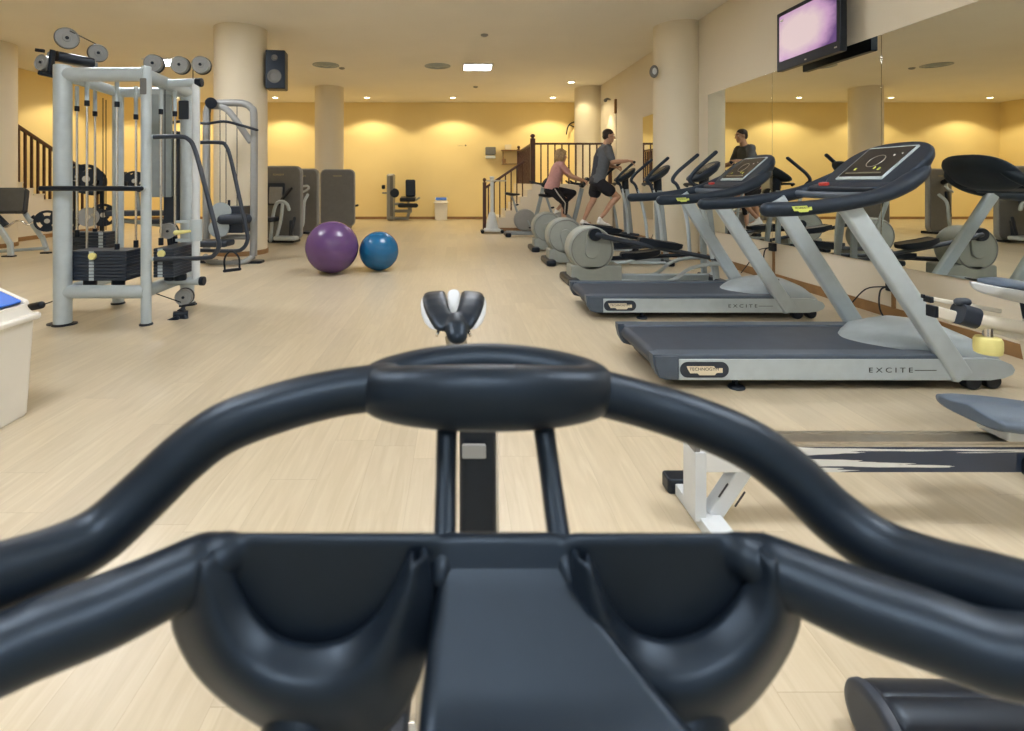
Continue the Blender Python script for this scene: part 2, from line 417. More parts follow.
# ---- mirrors
MX = XR - 0.012
def mirror(y0, y1, label, group=None):
    o = MB().box((MX, (y0 + y1) / 2, 1.56), (0.012, y1 - y0 - 0.006, 2.15), e=0.002).build('wall_mirror', M_MIRROR, loc=(MX, (y0 + y1) / 2, 0.485))
    tag(o, label, 'mirror', 'wall mirrors')
mirror(6.57, 8.26, 'tall wall mirror panel next to the right pillar, reflecting the man')
mirror(4.88, 6.57, 'middle wall mirror panel, under the television')
mirror(3.19, 4.88, 'wall mirror panel behind the nearest treadmill, at the right edge')
mirror(1.50, 3.19, 'wall mirror panel beyond the right edge of the frame')
mirror(9.2, 11.15, 'wall mirror panel on the far side of the right pillar')

# ---- ceiling fittings
def emis(name, col, s):
    m = bpy.data.materials.new(name); m.use_nodes = True; nt = m.node_tree; nt.nodes.clear()
    o = nt.nodes.new('ShaderNodeOutputMaterial'); e = nt.nodes.new('ShaderNodeEmission'); e.inputs[0].default_value = (*col, 1); e.inputs[1].default_value = s
    tc = nt.nodes.new('ShaderNodeTexCoord'); nz = nt.nodes.new('ShaderNodeTexNoise'); nz.inputs['Scale'].default_value = 3
    mr = nt.nodes.new('ShaderNodeMapRange'); mr.inputs['To Min'].default_value = s * 0.95; mr.inputs['To Max'].default_value = s * 1.05
    nt.links.new(tc.outputs['Object'], nz.inputs[0]); nt.links.new(nz.outputs['Fac'], mr.inputs['Value']); nt.links.new(mr.outputs[0], e.inputs[1])
    nt.links.new(e.outputs[0], o.inputs[0]); return m
M_PANEL = emis('panel_light', (0.96, 0.97, 1.0), 29.0)
M_BULB = emis('downlight_glow', (1.0, 0.86, 0.52), 22.0)
def panel(x, y, label, w=0.62):
    t = thing('ceiling_light_panel', label, 'ceiling light', (x, y, HC), 0, 'square ceiling light panels')
    f = MB()
    for sx, sy, lx, ly in ((0, 1, w + .06, .03), (0, -1, w + .06, .03), (1, 0, .03, w), (-1, 0, .03, w)):
        f.box((x + sx * (w / 2 + .015), y + sy * (w / 2 + .015), HC - 0.012), (lx, ly, 0.024), e=0.003)
    f.build('frame', M_WHITE, t, world=True)
    MB().box((x, y, HC - 0.006), (w, w, 0.01), e=0.0).build('diffuser', M_PANEL, t, world=True)
panel(0.48, 12.1, 'square ceiling light panel in the middle of the room')
panel(-6.5, 11.6, 'square ceiling light panel behind the cable machine')
for x, y, l in ((0.4, 6.2, 'over the middle of the room'), (-4.2, 6.2, 'over the cable machine'), (-2.0, 1.2, 'above and left of the handlebar'), (2.2, 1.2, 'above and right of the handlebar'), (0.0, -1.6, 'at the rear of the room')):
    panel(x, y, 'square ceiling light panel ' + l, 0.9)
def downlight(x, y, label, power=60, aim=None, spot=True):
    t = thing('downlight', label, 'downlight', (x, y, HC), 0, 'warm recessed downlights')
    b = MB(); M = Matrix.Translation((x, y, HC - 0.02))
    b.lathe([(0.085, 0.0), (0.105, 0.0), (0.115, 0.012), (0.115, 0.02), (0.085, 0.02)], M, 32, ring=True)
    b.build('trim_ring', M_WHITE, t, world=True)
    MB().cyl((x, y, HC - 0.008), (x, y, HC - 0.002), 0.083, seg=32).build('bulb', M_BULB, t, world=True)
    if spot:
        l = bpy.data.lights.new('downlight_beam', 'SPOT'); l.energy = power; l.color = (1.0, 0.84, 0.52); l.spot_size = math.radians(129); l.spot_blend = 0.28; l.shadow_soft_size = 0.07
        o = bpy.data.objects.new('downlight_beam', l); C.objects.link(o); o.location = (x, y, HC - 0.035)
        o.parent = t; o.location = (0, 0, -0.035)
for x, l in ((-8.9, 'in the far left corner'), (-5.75, 'just left of the far pillar'), (-2.85, 'right of the far pillar'), (-0.13, 'in the middle before the far wall'), (3.03, 'above the landing by the far wall')):
    downlight(x, 16.45, 'round warm downlight ' + l, 125)
downlight(3.05, 13.9, 'round warm downlight above the front of the landing', 60)
for y, l in ((13.4, 'farther'), (10.2, 'nearer'), (6.9, 'front')):
    downlight(-9.1, y, 'round warm downlight along the left wall, %s of the three' % {'farther': 'farthest', 'nearer': 'middle', 'front': 'nearest'}[l], 125)
def vent(x, y, r, label):
    t = thing('air_diffuser', label, 'vent', (x, y, HC), 0, 'ceiling air diffusers')
    b = MB(); M = Matrix.Translation((x, y, HC))
    b.lathe([(r, 0), (r, -0.012), (r * .85, -0.02), (r * .8, -0.005), (r * .66, -0.024), (r * .6, -0.006), (r * .45, -0.028), (r * .4, -0.008), (r * .22, -0.03), (0.002, -0.03)], M, 32)
    b.build('cone_ring', M_SILVERD, t, world=True)
vent(-3.0, 11.9, 0.30, 'round ceiling air vent before the far pillar')
vent(-0.45, 12.0, 0.30, 'round ceiling air vent left of the lit panel')
for x, y, l in ((0.50, 9.45, 'nearest ceiling smoke detector in mid ceiling'), (0.52, 14.6, 'far ceiling smoke detector behind the lit panel'), (-2.7, 12.2, 'ceiling smoke detector beside the round vent')):
    o = MB().lathe([(0.065, 0), (0.07, -0.012), (0.055, -0.03), (0.03, -0.042), (0.002, -0.044)], Matrix.Translation((x, y, HC)), 24).build('smoke_detector', M_TAUPEL, loc=(x, y, HC))
    tag(o, 'small round ' + l, 'smoke detector')

# ---- invented windows behind the viewer, added to cast cool fill on the foreground
M_COOLFILL = emis('cool_fill_glow', (0.70, 0.86, 1.0), 0.9)  # cool glow of the added rear windows
for i, x in enumerate((-7.2, -3.2, 0.8)):
    t = thing('added_window_%d' % (i + 1), None, None, (x, YB, 1.0)); t['kind'] = 'structure'
    B().box((x, YB + 0.008, 2.1), (2.6, 0.01, 2.0), e=0).build('glow_pane', M_COOLFILL, t, world=True)
    f = MB()
    for dx in (-1.33, 0, 1.33): f.box((x + dx, YB + .03, 2.1), (.07, .06, 2.14), e=.006)
    for z in (1.06, 3.14): f.box((x, YB + .03, z), (2.73, .06, .07), e=.006)
    f.build('frame', M_WHITE, t, world=True)
# ------------------------------------------------------------------ treadmills (x forward to the wall, -y is the near side)
def shield_poly(w, h):
    """the stepped nameplate outline"""
    return [(-.50 * w, .34 * h), (.26 * w, .34 * h), (.30 * w, .16 * h), (.50 * w, .16 * h), (.50 * w, -.28 * h), (.34 * w, -.28 * h), (.28 * w, -.50 * h), (-.14 * w, -.50 * h), (-.20 * w, -.32 * h), (-.40 * w, -.32 * h), (-.46 * w, .02 * h)]
def treadmill(loc, label):
    t = thing('treadmill', label, 'treadmill', loc, 0, 'treadmills facing the mirror')
    W = 0.375
    b = B(); b.slab(Matrix.Translation((1.08, 0, 0.085)), 1.95, 0.62, 0.09, r=0.04, e=0.01); b.build('base_frame', M_BLKPL, t)
    b = B()  # belt with its two rolled ends
    pr = [(0.06, 0.205), (0.04, 0.202), (0.022, 0.19), (0.012, 0.168), (0.016, 0.145), (0.03, 0.125), (0.06, 0.115), (1.70, 0.115), (1.73, 0.13), (1.745, 0.16), (1.73, 0.19), (1.70, 0.205)]
    b.prism(pr, AX((0, 0, 0), (1, 0, 0), (0, 0, 1)), 0.54); b.build('running_belt', M_BELT, t, ang=60)
    for s in (-1, 1):
        b = B(); b.slab(Matrix.Translation((0.94, s * 0.322, 0.198)), 1.80, 0.105, 0.036, r=0.02, e=0.012); b.build('foot_rail', M_RAIL, t)
        b = B()  # rear end cap: curls down to the floor side
        pl = [(0.0, 0.215), (0.155, 0.215), (0.155, 0.062), (0.085, 0.062), (0.04, 0.075), (0.014, 0.12), (0.0, 0.18)]
        b.prism(pl, AX((0, s * (W - 0.038), 0), (1, 0, 0), (0, 0, 1)), 0.086, 0.010); b.build('end_cap', M_RAIL, t, ang=50)
        b = B()
        pp = [(0.155, 0.190), (2.02, 0.190), (2.09, 0.18), (2.15, 0.155), (2.17, 0.125), (2.155, 0.095), (2.10, 0.072), (2.02, 0.063), (0.155, 0.063)]
        b.prism(pp, AX((0, s * (W - 0.012), 0), (1, 0, 0), (0, 0, 1)), 0.03, 0.004); pn = b.build('side_panel', M_SILVER, t)
        yy = s * (W + 0.004)
        M = AX((0.305, yy, 0.127), (-s, 0, 0), (0, 0, 1))
        b = B(); b.slab(M, 0.292, 0.094, 0.004, r=0.046, e=0.001, seg=10); b.build('badge', M_NAVY, t)
        M2 = AX((0.305, yy + s * 0.002, 0.127), (-s, 0, 0), (0, 0, 1))
        b = B(); b.prism(shield_poly(0.215, 0.064), M2, 0.003); b.build('name_plate', M_BADGE, t)
        M3 = AX((0.302, yy + s * 0.0042, 0.131), (-s, 0, 0), (0, 0, 1))
        lettering('TECHNOGYM', 0.026, M_INK, t, M3, 0.175)
        cx = 1.42
        M4 = AX((cx, yy, 0.123), (-s, 0, 0), (0, 0, 1))
        lettering('E X C I T E', 0.042, M_INK, t, M4, 0.262)
        b = B(); b.box((cx + (0.134 + 0.075), yy, 0.123), (0.13, 0.002, 0.004), e=0.0005); b.build('stripe', M_INK, t)
        # upright
        b = B(); b.bar((1.85, s * (W - 0.005), 0.085), (1.18, s * (W - 0.03), 1.12), 0.122, 0.06, r=0.022, up=Vector((0, 1, 0))); b.build('upright', M_SILVER, t)
        # handrail, swept up into the console
        b = B()
        b.tube([(0.67, s * 0.40, 1.085), (0.90, s * 0.40, 1.095), (1.15, s * 0.39, 1.125), (1.38, s * 0.375, 1.175), (1.55, s * 0.345, 1.245), (1.66, s * 0.31, 1.31), (1.72, s * 0.27, 1.355)],
               [0.044, 0.044, 0.044, 0.046, 0.052, 0.048, 0.03], seg=16, smooth=6, rnd=True); hr = b.build('handrail', M_BLACKF, t)
        if True:
            Ms = AX((0.845, s * 0.445, 1.095), (-s, 0, -s * 0.05), (0, -s * .12, 1))
            b = B(); b.prism(shield_poly(0.115, 0.044), Ms, 0.004); stk = b.build('sticker', M_LIME, hr); stk['label'] = 'lime nameplate on the handrail'
            Ml = AX((0.845, s * 0.4474, 1.098), (-s, 0, -s * 0.05), (0, -s * .12, 1))
            lettering('TECHNOGYM', 0.016, M_INK, hr, Ml, 0.085)
        b = B(); b.cyl((0.52, s * 0.30, 0.012), (0.52, s * 0.30, 0.10), 0.009); b.lathe([(0.046, 0), (0.05, 0.006), (0.044, 0.016), (0.018, 0.024), (0.002, 0.026)], Matrix.Translation((0.52, s * 0.335, 0)), 20)
        b.cyl((0.52, s * 0.335, 0.02), (0.52, s * 0.335, 0.07), 0.009); b.build('levelling_foot', M_BLKPL, t)
        b = B(); b.cyl((2.06, s * 0.30, 0.05), (2.06, s * 0.36, 0.05), 0.048, e=0.008); b.cyl((1.93, s * 0.31, 0.05), (1.93, s * 0.37, 0.05), 0.05, e=0.008); b.build('wheel', M_BLKPL, t)
    # motor cover
    rows = [(1.42, .06, .205), (1.46, .12, .222), (1.54, .20, .25), (1.64, .275, .285), (1.76, .325, .315), (1.88, .345, .325), (2.0, .35, .31), (2.08, .35, .275), (2.14, .34, .22), (2.17, .32, .15), (2.175, .30, .09)]
    b = B(); rg = []
    for x, hw, z in rows:
        zb = 0.08 if x > 1.7 else 0.17
        r = [Vector((x, hw * math.sin(a), zb + (z - zb) * max(0, math.cos(a)) ** 0.45)) for a in [(-1 + 2 * k / 20) * PI / 2 for k in range(21)]]
        rg.append(r)
    b.rings(rg); b.build('motor_cover', M_SILVERD, t, ang=60)
    b = B(); Mb = AX((1.86, -0.12, 0.322), (0, -1, 0), (1, 0, 0.02)); b.slab(Mb, 0.12, 0.055, 0.012, r=0.027, e=0.003, seg=8); b.build('badge', M_NAVY, t)
    # console
    th = math.radians(41); vx = Vector((math.cos(th), 0, math.sin(th))); nx = Vector((-math.sin(th), 0, math.cos(th)))
    cc = Vector((1.63, 0, 1.352))
    b = B(); rg = []
    def oval(hw, hh, off, n=40, p=2.6):
        o = []
        for k in range(n):
            a = 2 * PI * k / n; c_, s_ = math.cos(a), math.sin(a)
            o.append(cc + Vector((0, 1, 0)) * (hw * math.copysign(abs(c_) ** (2 / p), c_)) + vx * (hh * math.copysign(abs(s_) ** (2 / p), s_)) + nx * off)
        return o
    for hw, hh, off in ((.10, .08, -.105), (.22, .15, -.098), (.30, .20, -.075), (.335, .235, -.04), (.345, .25, -.01), (.34, .247, 0.004), (.325, .232, 0.012), (.10, .06, 0.012)):
        rg.append(oval(hw, hh, off))
    b.rings(rg); con = b.build('console', M_BLACKF, t, ang=60)
    Mc = AX(cc + nx * 0.014 + vx * 0.018, (0, -1, 0), vx)
    b = B(); b.slab(Mc, 0.40, 0.335, 0.014, r=0.012, e=0.004); b.build('screen_bezel', M_SILVER, con)
    Mc2 = AX(cc + nx * 0.0225 + vx * 0.024, (0, -1, 0), vx)
    b = B(); b.slab(Mc2, 0.372, 0.292, 0.004, r=0.006, e=0.001); b.build('screen', M_SCREEN, con)
    for dx, dv, m, ww, hh in ((-.10, -.075, M_LIME, .018, .022), (.10, -.075, M_LIME, .016, .026), (.055, -.065, M_LIME, .012, .022), (.15, .075, M_SHOE, .008, .01), (.10, .06, M_SHOE, .01, .014), (0, -.115, M_STEEL, .30, .012)):
        b = B(); b.slab(AX(cc + nx * 0.0255 + vx * (0.024 + dv) + Vector((0, -dx, 0)), (0, -1, 0), vx), ww, hh, 0.003, r=0.004); b.build('button', m, con)
    b = B(); b.tube([cc + nx * 0.026 + vx * (0.03 + .06 * math.sin(a)) + Vector((0, -.06 * math.cos(a), 0)) for a in [k * 2 * PI / 24 for k in range(24)]], 0.0022, seg=6, closed=True); b.build('dial_ring', M_STEEL, con)
    b = B(); b.slab(AX((1.46, 0, 1.205), (0, 1, 0), (1, 0, 0.25)), 0.62, 0.16, 0.07, r=0.03, e=0.02); b.build('tray', M_BLACKF, t)
    b = B(); b.slab(AX((1.40, 0.16, 1.237), (0, 1, 0), (1, 0, 0.25)), 0.08, 0.035, 0.02, r=0.015, e=0.004); st_ = b.build('stop_button', M_RED, t)
    b = B(); b.tube([(1.33, -0.37, 1.165), (1.36, -0.2, 1.16), (1.36, 0.2, 1.16), (1.33, 0.37, 1.165)], 0.026, seg=14, smooth=4); b.build('cross_bar', M_RAIL, t)
    return t
M_SCREEN = mk('dark_display', (0.018, 0.017, 0.019), 0.15, var=0.3, scale=30)
treadmill((1.175, 3.49, 0), 'nearest silver treadmill with a dark belt, in front of the other treadmill')
treadmill((1.175, 5.10, 0), 'second silver treadmill, between the nearest treadmill and the round-shelled trainers')

# ------------------------------------------------------------------ elliptical trainers
def cross_trainer(loc, label, ang, arm_shift):
    t = thing('cross_trainer', label, 'elliptical trainer', loc, 0, 'elliptical trainers in a row')
    # local: x 0 = rear of base
    b = B(); b.slab(AX((0.33, 0, 0.135), (1, 0, 0), (0, 0, 1)), 0.62, 0.21, 0.30, r=0.03, e=0.02); b.build('base_housing', M_GREYGRN, t)
    b = B(); b.slab(AX((0.03, 0, 0.045), (0, 1, 0), (1, 0, 0)), 0.62, 0.15, 0.09, r=0.06, e=0.03); b.build('rear_foot', M_BLKPL, t)
    b = B(); b.lathe([(0.01, -.15), (.245, -.15), (.264, -.144), (.275, -.125), (.278, -.10), (.278, .10), (.275, .125), (.264, .144), (.245, .15), (.01, .15)], AX((0.27, 0, 0.43), (1, 0, 0), (0, 0, 1)), 48)
    b.build('flywheel_shroud', M_GREYGRN, t)
    for s in (-1, 1):
        a = ang if s < 0 else ang + PI
        hub = Vector((0.27 + 0.19 * math.cos(a), s * 0.19, 0.43 + 0.19 * math.sin(a)))
        b = B(); b.tube([(0.27 + .245 * math.cos(2 * PI * k / 48), s * .151, .43 + .245 * math.sin(2 * PI * k / 48)) for k in range(48)], 0.006, seg=6, closed=True); b.build('shroud_groove', M_TAUPE, t)
        # crank cover (tear-drop) and hub
        d = Vector((math.cos(a), 0, math.sin(a))); n = Vector((-d.z, 0, d.x))
        b = B(); b.slab(AX(Vector((0.27, s * 0.165, 0.43)) + d * 0.07, d, n), 0.36, 0.175, 0.035, r=0.087, e=0.012, seg=10); b.build('crank_cover', M_GREYGRN, t)
        b = B(); y0 = s * 0.165; b.cyl((hub.x, y0, hub.z), (hub.x, s * 0.25, hub.z), 0.078, seg=28, e=0.012); b.build('crank_hub', M_BLKPL, t)
        roll = Vector((1.84 if s < 0 else 1.72, s * 0.28, 0.31))
        b = B(); b.tube([(hub.x + .02, s * 0.235, hub.z), (hub.x + 0.35, s * 0.27, hub.z * .75 + roll.z * .25), roll], [0.033, 0.030, 0.024], seg=12, smooth=5, rnd=True); b.build('pedal_arm', M_BLKPL if s > 0 else M_NAVY, t)
        pc = hub.lerp(roll, 0.50) + Vector((0, -s * 0.015, 0.045))
        dr = (roll - hub).normalized()
        b = B(); rg = []
        up_ = Vector((-dr.z, 0, dr.x))
        for u_, hw, zz, th in ((-.255, .04, .0, .04), (-.22, .075, .0, .07), (-.08, .10, -.015, .095), (.08, .10, -.005, .09), (.20, .085, .01, .08), (.25, .05, .02, .05)):
            rg.append([pc + dr * u_ + up_ * (zz + sz * th / 2) + Vector((0, sy * hw, 0)) for sy, sz in ((-1, -.6), (-.8, -1), (.8, -1), (1, -.6), (1, 1), (.8, .8), (-.8, .8), (-1, 1))])
        b.rings(rg); b.build('foot_pedal', M_BLKPL, t)
        # moving arm handle
        sx = arm_shift * (1 if s < 0 else -1)
        b = B(); b.tube([(1.66, s * 0.30, 0.34), (1.61 + sx * .5, s * 0.31, 0.75), (1.49 + sx * .9, s * 0.33, 1.17), (1.415 + sx, s * 0.34, 1.27), (1.47 + sx, s * 0.34, 1.37), (1.59 + sx, s * 0.33, 1.48), (1.73 + sx, s * 0.32, 1.60)],
                        [0.022, 0.022, 0.022, 0.024, 0.024, 0.024, 0.024], seg=12, smooth=6, rnd=True); b.build('moving_handle', M_BLACKF, t)
        b = B(); b.tube([(1.66, s * 0.30, 0.34), (1.61 + sx * .5, s * 0.31, 0.75), (1.51 + sx * .85, s * 0.328, 1.13)], [0.0235, 0.0235, 0.0235], seg=12, smooth=6); b.build('arm_tube', M_SILVER, t)
        # front frame rails: the ramp the roller rides on
        b = B(); b.tube([(0.62, s * 0.20, 0.055), (1.15, s * 0.24, 0.055), (1.42, s * 0.26, 0.22), (1.76, s * 0.26, 0.27), (1.92, s * 0.24, 0.16), (1.84, s * 0.22, 0.05), (1.2, s * .22, .05)], 0.022, seg=10, smooth=5); b.build('ramp_rail', M_SILVER, t)
        b = B(); b.bar((1.78, s * 0.16, 0.05), (1.71, s * 0.07, 1.12), 0.075, 0.05, r=0.02); b.build('tower_post', M_SILVERD, t)
    b = B(); b.bar((0.6, 0, 0.06), (1.75, 0, 0.06), 0.10, 0.06, r=0.02); b.build('spine', M_SILVERD, t)
    b = B(); b.slab(AX((1.80, 0, 0.04), (0, 1, 0), (1, 0, 0)), 0.62, 0.11, 0.08, r=0.04, e=0.02); b.build('front_foot', M_BLKPL, t)
    b = B(); th = math.radians(33); vx = Vector((math.cos(th), 0, math.sin(th))); nx = Vector((-math.sin(th), 0, math.cos(th)))
    cc = Vector((1.69, 0, 1.385)); rg = []
    for hw, hh, off in ((.06, .08, -.09), (.12, .15, -.07), (.17, .20, -.03), (.18, .215, 0.0), (.17, .205, .016), (.05, .05, .018)):
        rg.append([cc + Vector((0, hw * math.copysign(abs(math.cos(a)) ** .75, math.cos(a)), 0)) + vx * (hh * math.copysign(abs(math.sin(a)) ** .75, math.sin(a))) + nx * off for a in [2 * PI * k / 28 for k in range(28)]])
    b.rings(rg); con = b.build('console', M_BLACKF, t, ang=60)
    b = B(); b.slab(AX(cc + nx * .019 + vx * .02, (0, -1, 0), vx), 0.22, 0.24, 0.006, r=0.01, e=0.002); b.build('screen', M_SCREEN, con)
    b = B(); b.tube([(1.71, 0, 1.05), (1.70, 0, 1.32)], 0.06, seg=14); b.tube([(1.57, -.17, 1.20), (1.52, -.12, 1.22), (1.52, .12, 1.22), (1.57, .17, 1.20)], 0.02, seg=10, smooth=4); b.build('neck', M_BLKPL, t)
    return t
cross_trainer((1.37, 6.47, 0), 'nearest round-shelled grey elliptical trainer, just behind the second treadmill', math.radians(83), -0.04)
cross_trainer((1.37, 7.97, 0), 'middle grey elliptical trainer, with its crank hub low on the round shell', math.radians(-75), 0.0)
cross_trainer((1.37, 9.50, 0), 'grey elliptical trainer with the man in a grey shirt standing on it', math.radians(20), 0.03)

# ------------------------------------------------------------------ upright bikes in the row
def upright_bike(loc, label):
    t = thing('upright_bike', label, 'exercise bike', loc, 0, 'upright exercise bikes')
    b = B(); b.slab(AX((0.10, 0, 0.05), (0, 1, 0), (1, 0, 0)), 0.52, 0.14, 0.10, r=0.06, e=0.035); b.build('rear_foot', M_BLKPL, t)
    b = B(); b.slab(AX((0.98, 0, 0.05), (0, 1, 0), (1, 0, 0)), 0.52, 0.14, 0.10, r=0.06, e=0.035); b.build('front_foot', M_BLKPL, t)
    b = B(); b.lathe([(0.01, -.10), (.20, -.10), (.24, -.085), (.255, -.05), (.255, .05), (.24, .085), (.20, .10), (.01, .10)], AX((0.50, 0, 0.38), (1, 0, 0), (0, 0, 1)), 36); b.build('shroud', M_TAUPEL, t)
    b = B(); b.bar((0.06, 0, 0.08), (1.0, 0, 0.08), 0.10, 0.06, r=0.02); b.build('spine', M_SILVERD, t)
    b = B(); b.bar((0.36, 0, 0.45), (0.20, 0, 0.93), 0.05, 0.05, r=0.02); b.build('seat_post', M_SILVERD, t)
    b = B(); b.tube([(0.28, 0.0, 0.72), (0.34, 0, 0.73)], 0.02, rnd=True); b.build('adjuster_knob', M_BLKPL, t)
    b = B(); rg = []
    for x, hw, z, th in ((0.04, .05, .985, .05), (0.08, .11, .985, .07), (0.16, .125, .97, .08), (0.24, .09, .96, .07), (0.32, .045, .965, .05), (0.38, .025, .965, .035)):
        rg.append([Vector((x, hw * math.cos(a), z + th / 2 * math.sin(a))) for a in [2 * PI * k / 14 for k in range(14)]])
    b.rings(rg); b.build('saddle', M_BLKPL, t, ang=70)
    b = B(); b.bar((0.72, 0, 0.30), (0.92, 0, 1.12), 0.09, 0.06, r=0.025); b.build('front_post', M_SILVERD, t)
    b = B(); b.slab(AX((0.97, 0, 1.24), (0, -1, 0), (0.6, 0, 0.8)), 0.24, 0.24, 0.07, r=0.05, e=0.02); con = b.build('console', M_BLACKF, t)
    b = B(); b.slab(AX((0.938, 0, 1.27), (0, -1, 0), (0.6, 0, 0.8)), 0.16, 0.13, 0.006, r=0.01, e=0.002); b.build('screen', M_SCREEN, con)
    for s in (-1, 1):
        b = B(); b.tube([(0.93, s * 0.06, 1.16), (0.92, s * 0.17, 1.19), (0.84, s * 0.22, 1.21), (0.70, s * 0.22, 1.235), (0.64, s * 0.21, 1.27)], 0.017, seg=10, smooth=5, rnd=True); b.build('handlebar', M_BLACKF, t)
        a = -1.2 + (0 if s < 0 else PI); cx, cz = 0.55 + 0.17 * math.cos(a), 0.38 + 0.17 * math.sin(a)
        b = B(); b.bar((0.55, s * 0.125, 0.38), (cx, s * 0.135, cz), 0.03, 0.02, r=0.008); b.build('crank', M_SILVERD, t)
        b = B(); b.slab(Matrix.Translation((cx, s * 0.20, cz)), 0.11, 0.10, 0.03, r=0.015, e=0.008); b.build('pedal', M_BLKPL, t)
    return t
upright_bike((1.06, 11.95, 0), 'empty upright exercise bike by the stairs, its saddle in view left of the woman')
upright_bike((1.63, 10.62, 0), 'upright exercise bike ridden by the woman in pink')
# ------------------------------------------------------------------ multi-station cable machine (left)
g = thing('cable_machine', 'large silver multi-station cable machine with weight stacks and pulleys', 'cable machine', (-3.1, 4.95, 0))
def gp(name, b, m, parent=None, **k): return b.build(name, m, parent or g, world=True, **k)
X1, X2, Y1, Y2 = -3.45, -2.72, 4.55, 5.34
def foot(x, y, r): return B().lathe([(0.002, 0), (r + .012, 0), (r + .015, .008), (r + .006, .018), (0.002, .018)], Matrix.Translation((x, y, 0)), 28)
for x, y, r, z1 in ((X1, Y1, .070, 2.27), (X2, Y1, .042, 2.26), (X1 - .03, Y2, .052, 2.2), (X2 - .05, Y2, .066, 2.22)):
    gp('post', B().cyl((x, y, 0.012), (x, y, z1), r, seg=32, e=0.006), M_SILVER)
    gp('foot', foot(x, y, r), M_BLKPL)
gp('foot_plate', B().slab(Matrix.Translation((X1 - .02, Y1 + .02, 0.006)), 0.24, 0.12, 0.012, r=0.05), M_BLKPL)
def tb(name, p, r, m=M_SILVER, **k): return gp(name, B().tube(p, r, **k), m)
zt = 2.19
tb('top_beam', [(X1, Y1, zt), (X2, Y1, zt)], 0.062, seg=20)
tb('top_beam', [(X2 - .02, Y1, zt), (X2 - .05, Y2, zt - .02)], 0.062, seg=20)
tb('top_beam', [(X1, Y1, zt), (X1 - .03, Y2, zt - .02)], 0.05, seg=20)
tb('top_beam', [(X1 - .03, Y2, zt - .02), (X2 - .05, Y2, zt - .02)], 0.05, seg=20)
tb('lower_beam', [(X1, Y1, 0.29), (X2, Y1, 0.29)], 0.058, seg=20)
tb('lower_beam', [(X2 - .02, Y1, 0.29), (X2 - .05, Y2, 0.29)], 0.058, seg=20)
tb('lower_beam', [(X1, Y1, 0.29), (X1 - .03, Y2, 0.29)], 0.05, seg=20)
# upper housing plate at the rear and dark shroud behind the right post
gp('rear_panel', B().slab(AX((-3.02, Y2 - .03, 1.62), (1, 0, 0), (0, 0, 1)), 0.22, 1.05, 0.03, r=0.02, e=0.006), M_SILVERD)
gp('shroud', B().slab(AX((-2.94, Y2 + .03, 1.30), (1, 0, 0), (0, 0, 1)), 0.16, 0.95, 0.05, r=0.02, e=0.01), M_NAVY)
gp('label_plate', B().slab(AX((X2 - .05, Y2 - .07, 1.98), (1, 0, 0), (0, 0, 1)), 0.10, 0.19, 0.012, r=0.008, e=0.002), M_NAVY)
gp('label_plate', B().slab(AX((X2, Y1 - .043, 2.08), (1, 0, 0), (0, 0, 1)), 0.055, 0.14, 0.008, r=0.008, e=0.002), M_TAUPE)
# side arm with the white cable column
AY = 4.86
tb('side_arm', [(X2, AY, 0.325), (-2.39, AY, 0.325)], 0.04, seg=16)
gp('end_cap', B().cyl((-2.40, AY, 0.325), (-2.36, AY, 0.325), 0.043, seg=20, e=.006), M_BLKPL)
tb('side_arm', [(X2, AY, 2.17), (-2.43, AY, 2.18)], 0.038, seg=16)
gp('end_cap', B().cyl((-2.44, AY, 2.18), (-2.38, AY, 2.18), 0.042, seg=20, e=.008), M_BLKPL)
tb('cable_column', [(-2.44, AY, 0.33), (-2.44, AY, 2.19)], 0.036, M_WHITE, seg=20)
car = gp('carriage', B().cyl((-2.44, AY, 0.70), (-2.44, AY, 0.90), 0.055, seg=20, e=.006).box((-2.53, AY - .02, 0.88), (0.16, 0.05, 0.025)).box((-2.53, AY - .02, 0.71), (0.16, 0.05, 0.025)), M_SILVER)
k_ = gp('knob', B().tube([(-2.47, AY - .05, 0.795), (-2.58, AY - .09, 0.785)], [.012, .022], rnd=True), M_YELLOWP, car)
def pulley(c, r, axis=(0, 1, 0), cage=True, fr=M_TAUPEL, name='pulley'):
    c = Vector(c); n = Vector(axis).normalized(); u, v, _ = basis(n)
    M = Matrix(((u.x, v.x, n.x, 0), (u.y, v.y, n.y, 0), (u.z, v.z, n.z, 0), (0, 0, 0, 1))); M.translation = c
    o = gp(name, B().lathe([(0.002, -.022), (r * .35, -.022), (r * .4, -.016), (r * .86, -.016), (r * .95, -.024), (r, -.02), (r * .93, 0.0), (r, .02), (r * .95, .024), (r * .86, .016), (r * .4, .016), (r * .35, .022), (0.002, .022)], M, 32), fr)
    gp('axle', B().cyl(c - n * .03, c + n * .03, r * .17, seg=12), M_BLKPL, o)
    if cage:
        gp('guard', B().lathe([(r * .25, -.026), (r * 1.04, -.026), (r * 1.06, -.03), (r * 1.06, -.046), (r * .25, -.046)], M, 32), M_BLKPL, o)
    return o
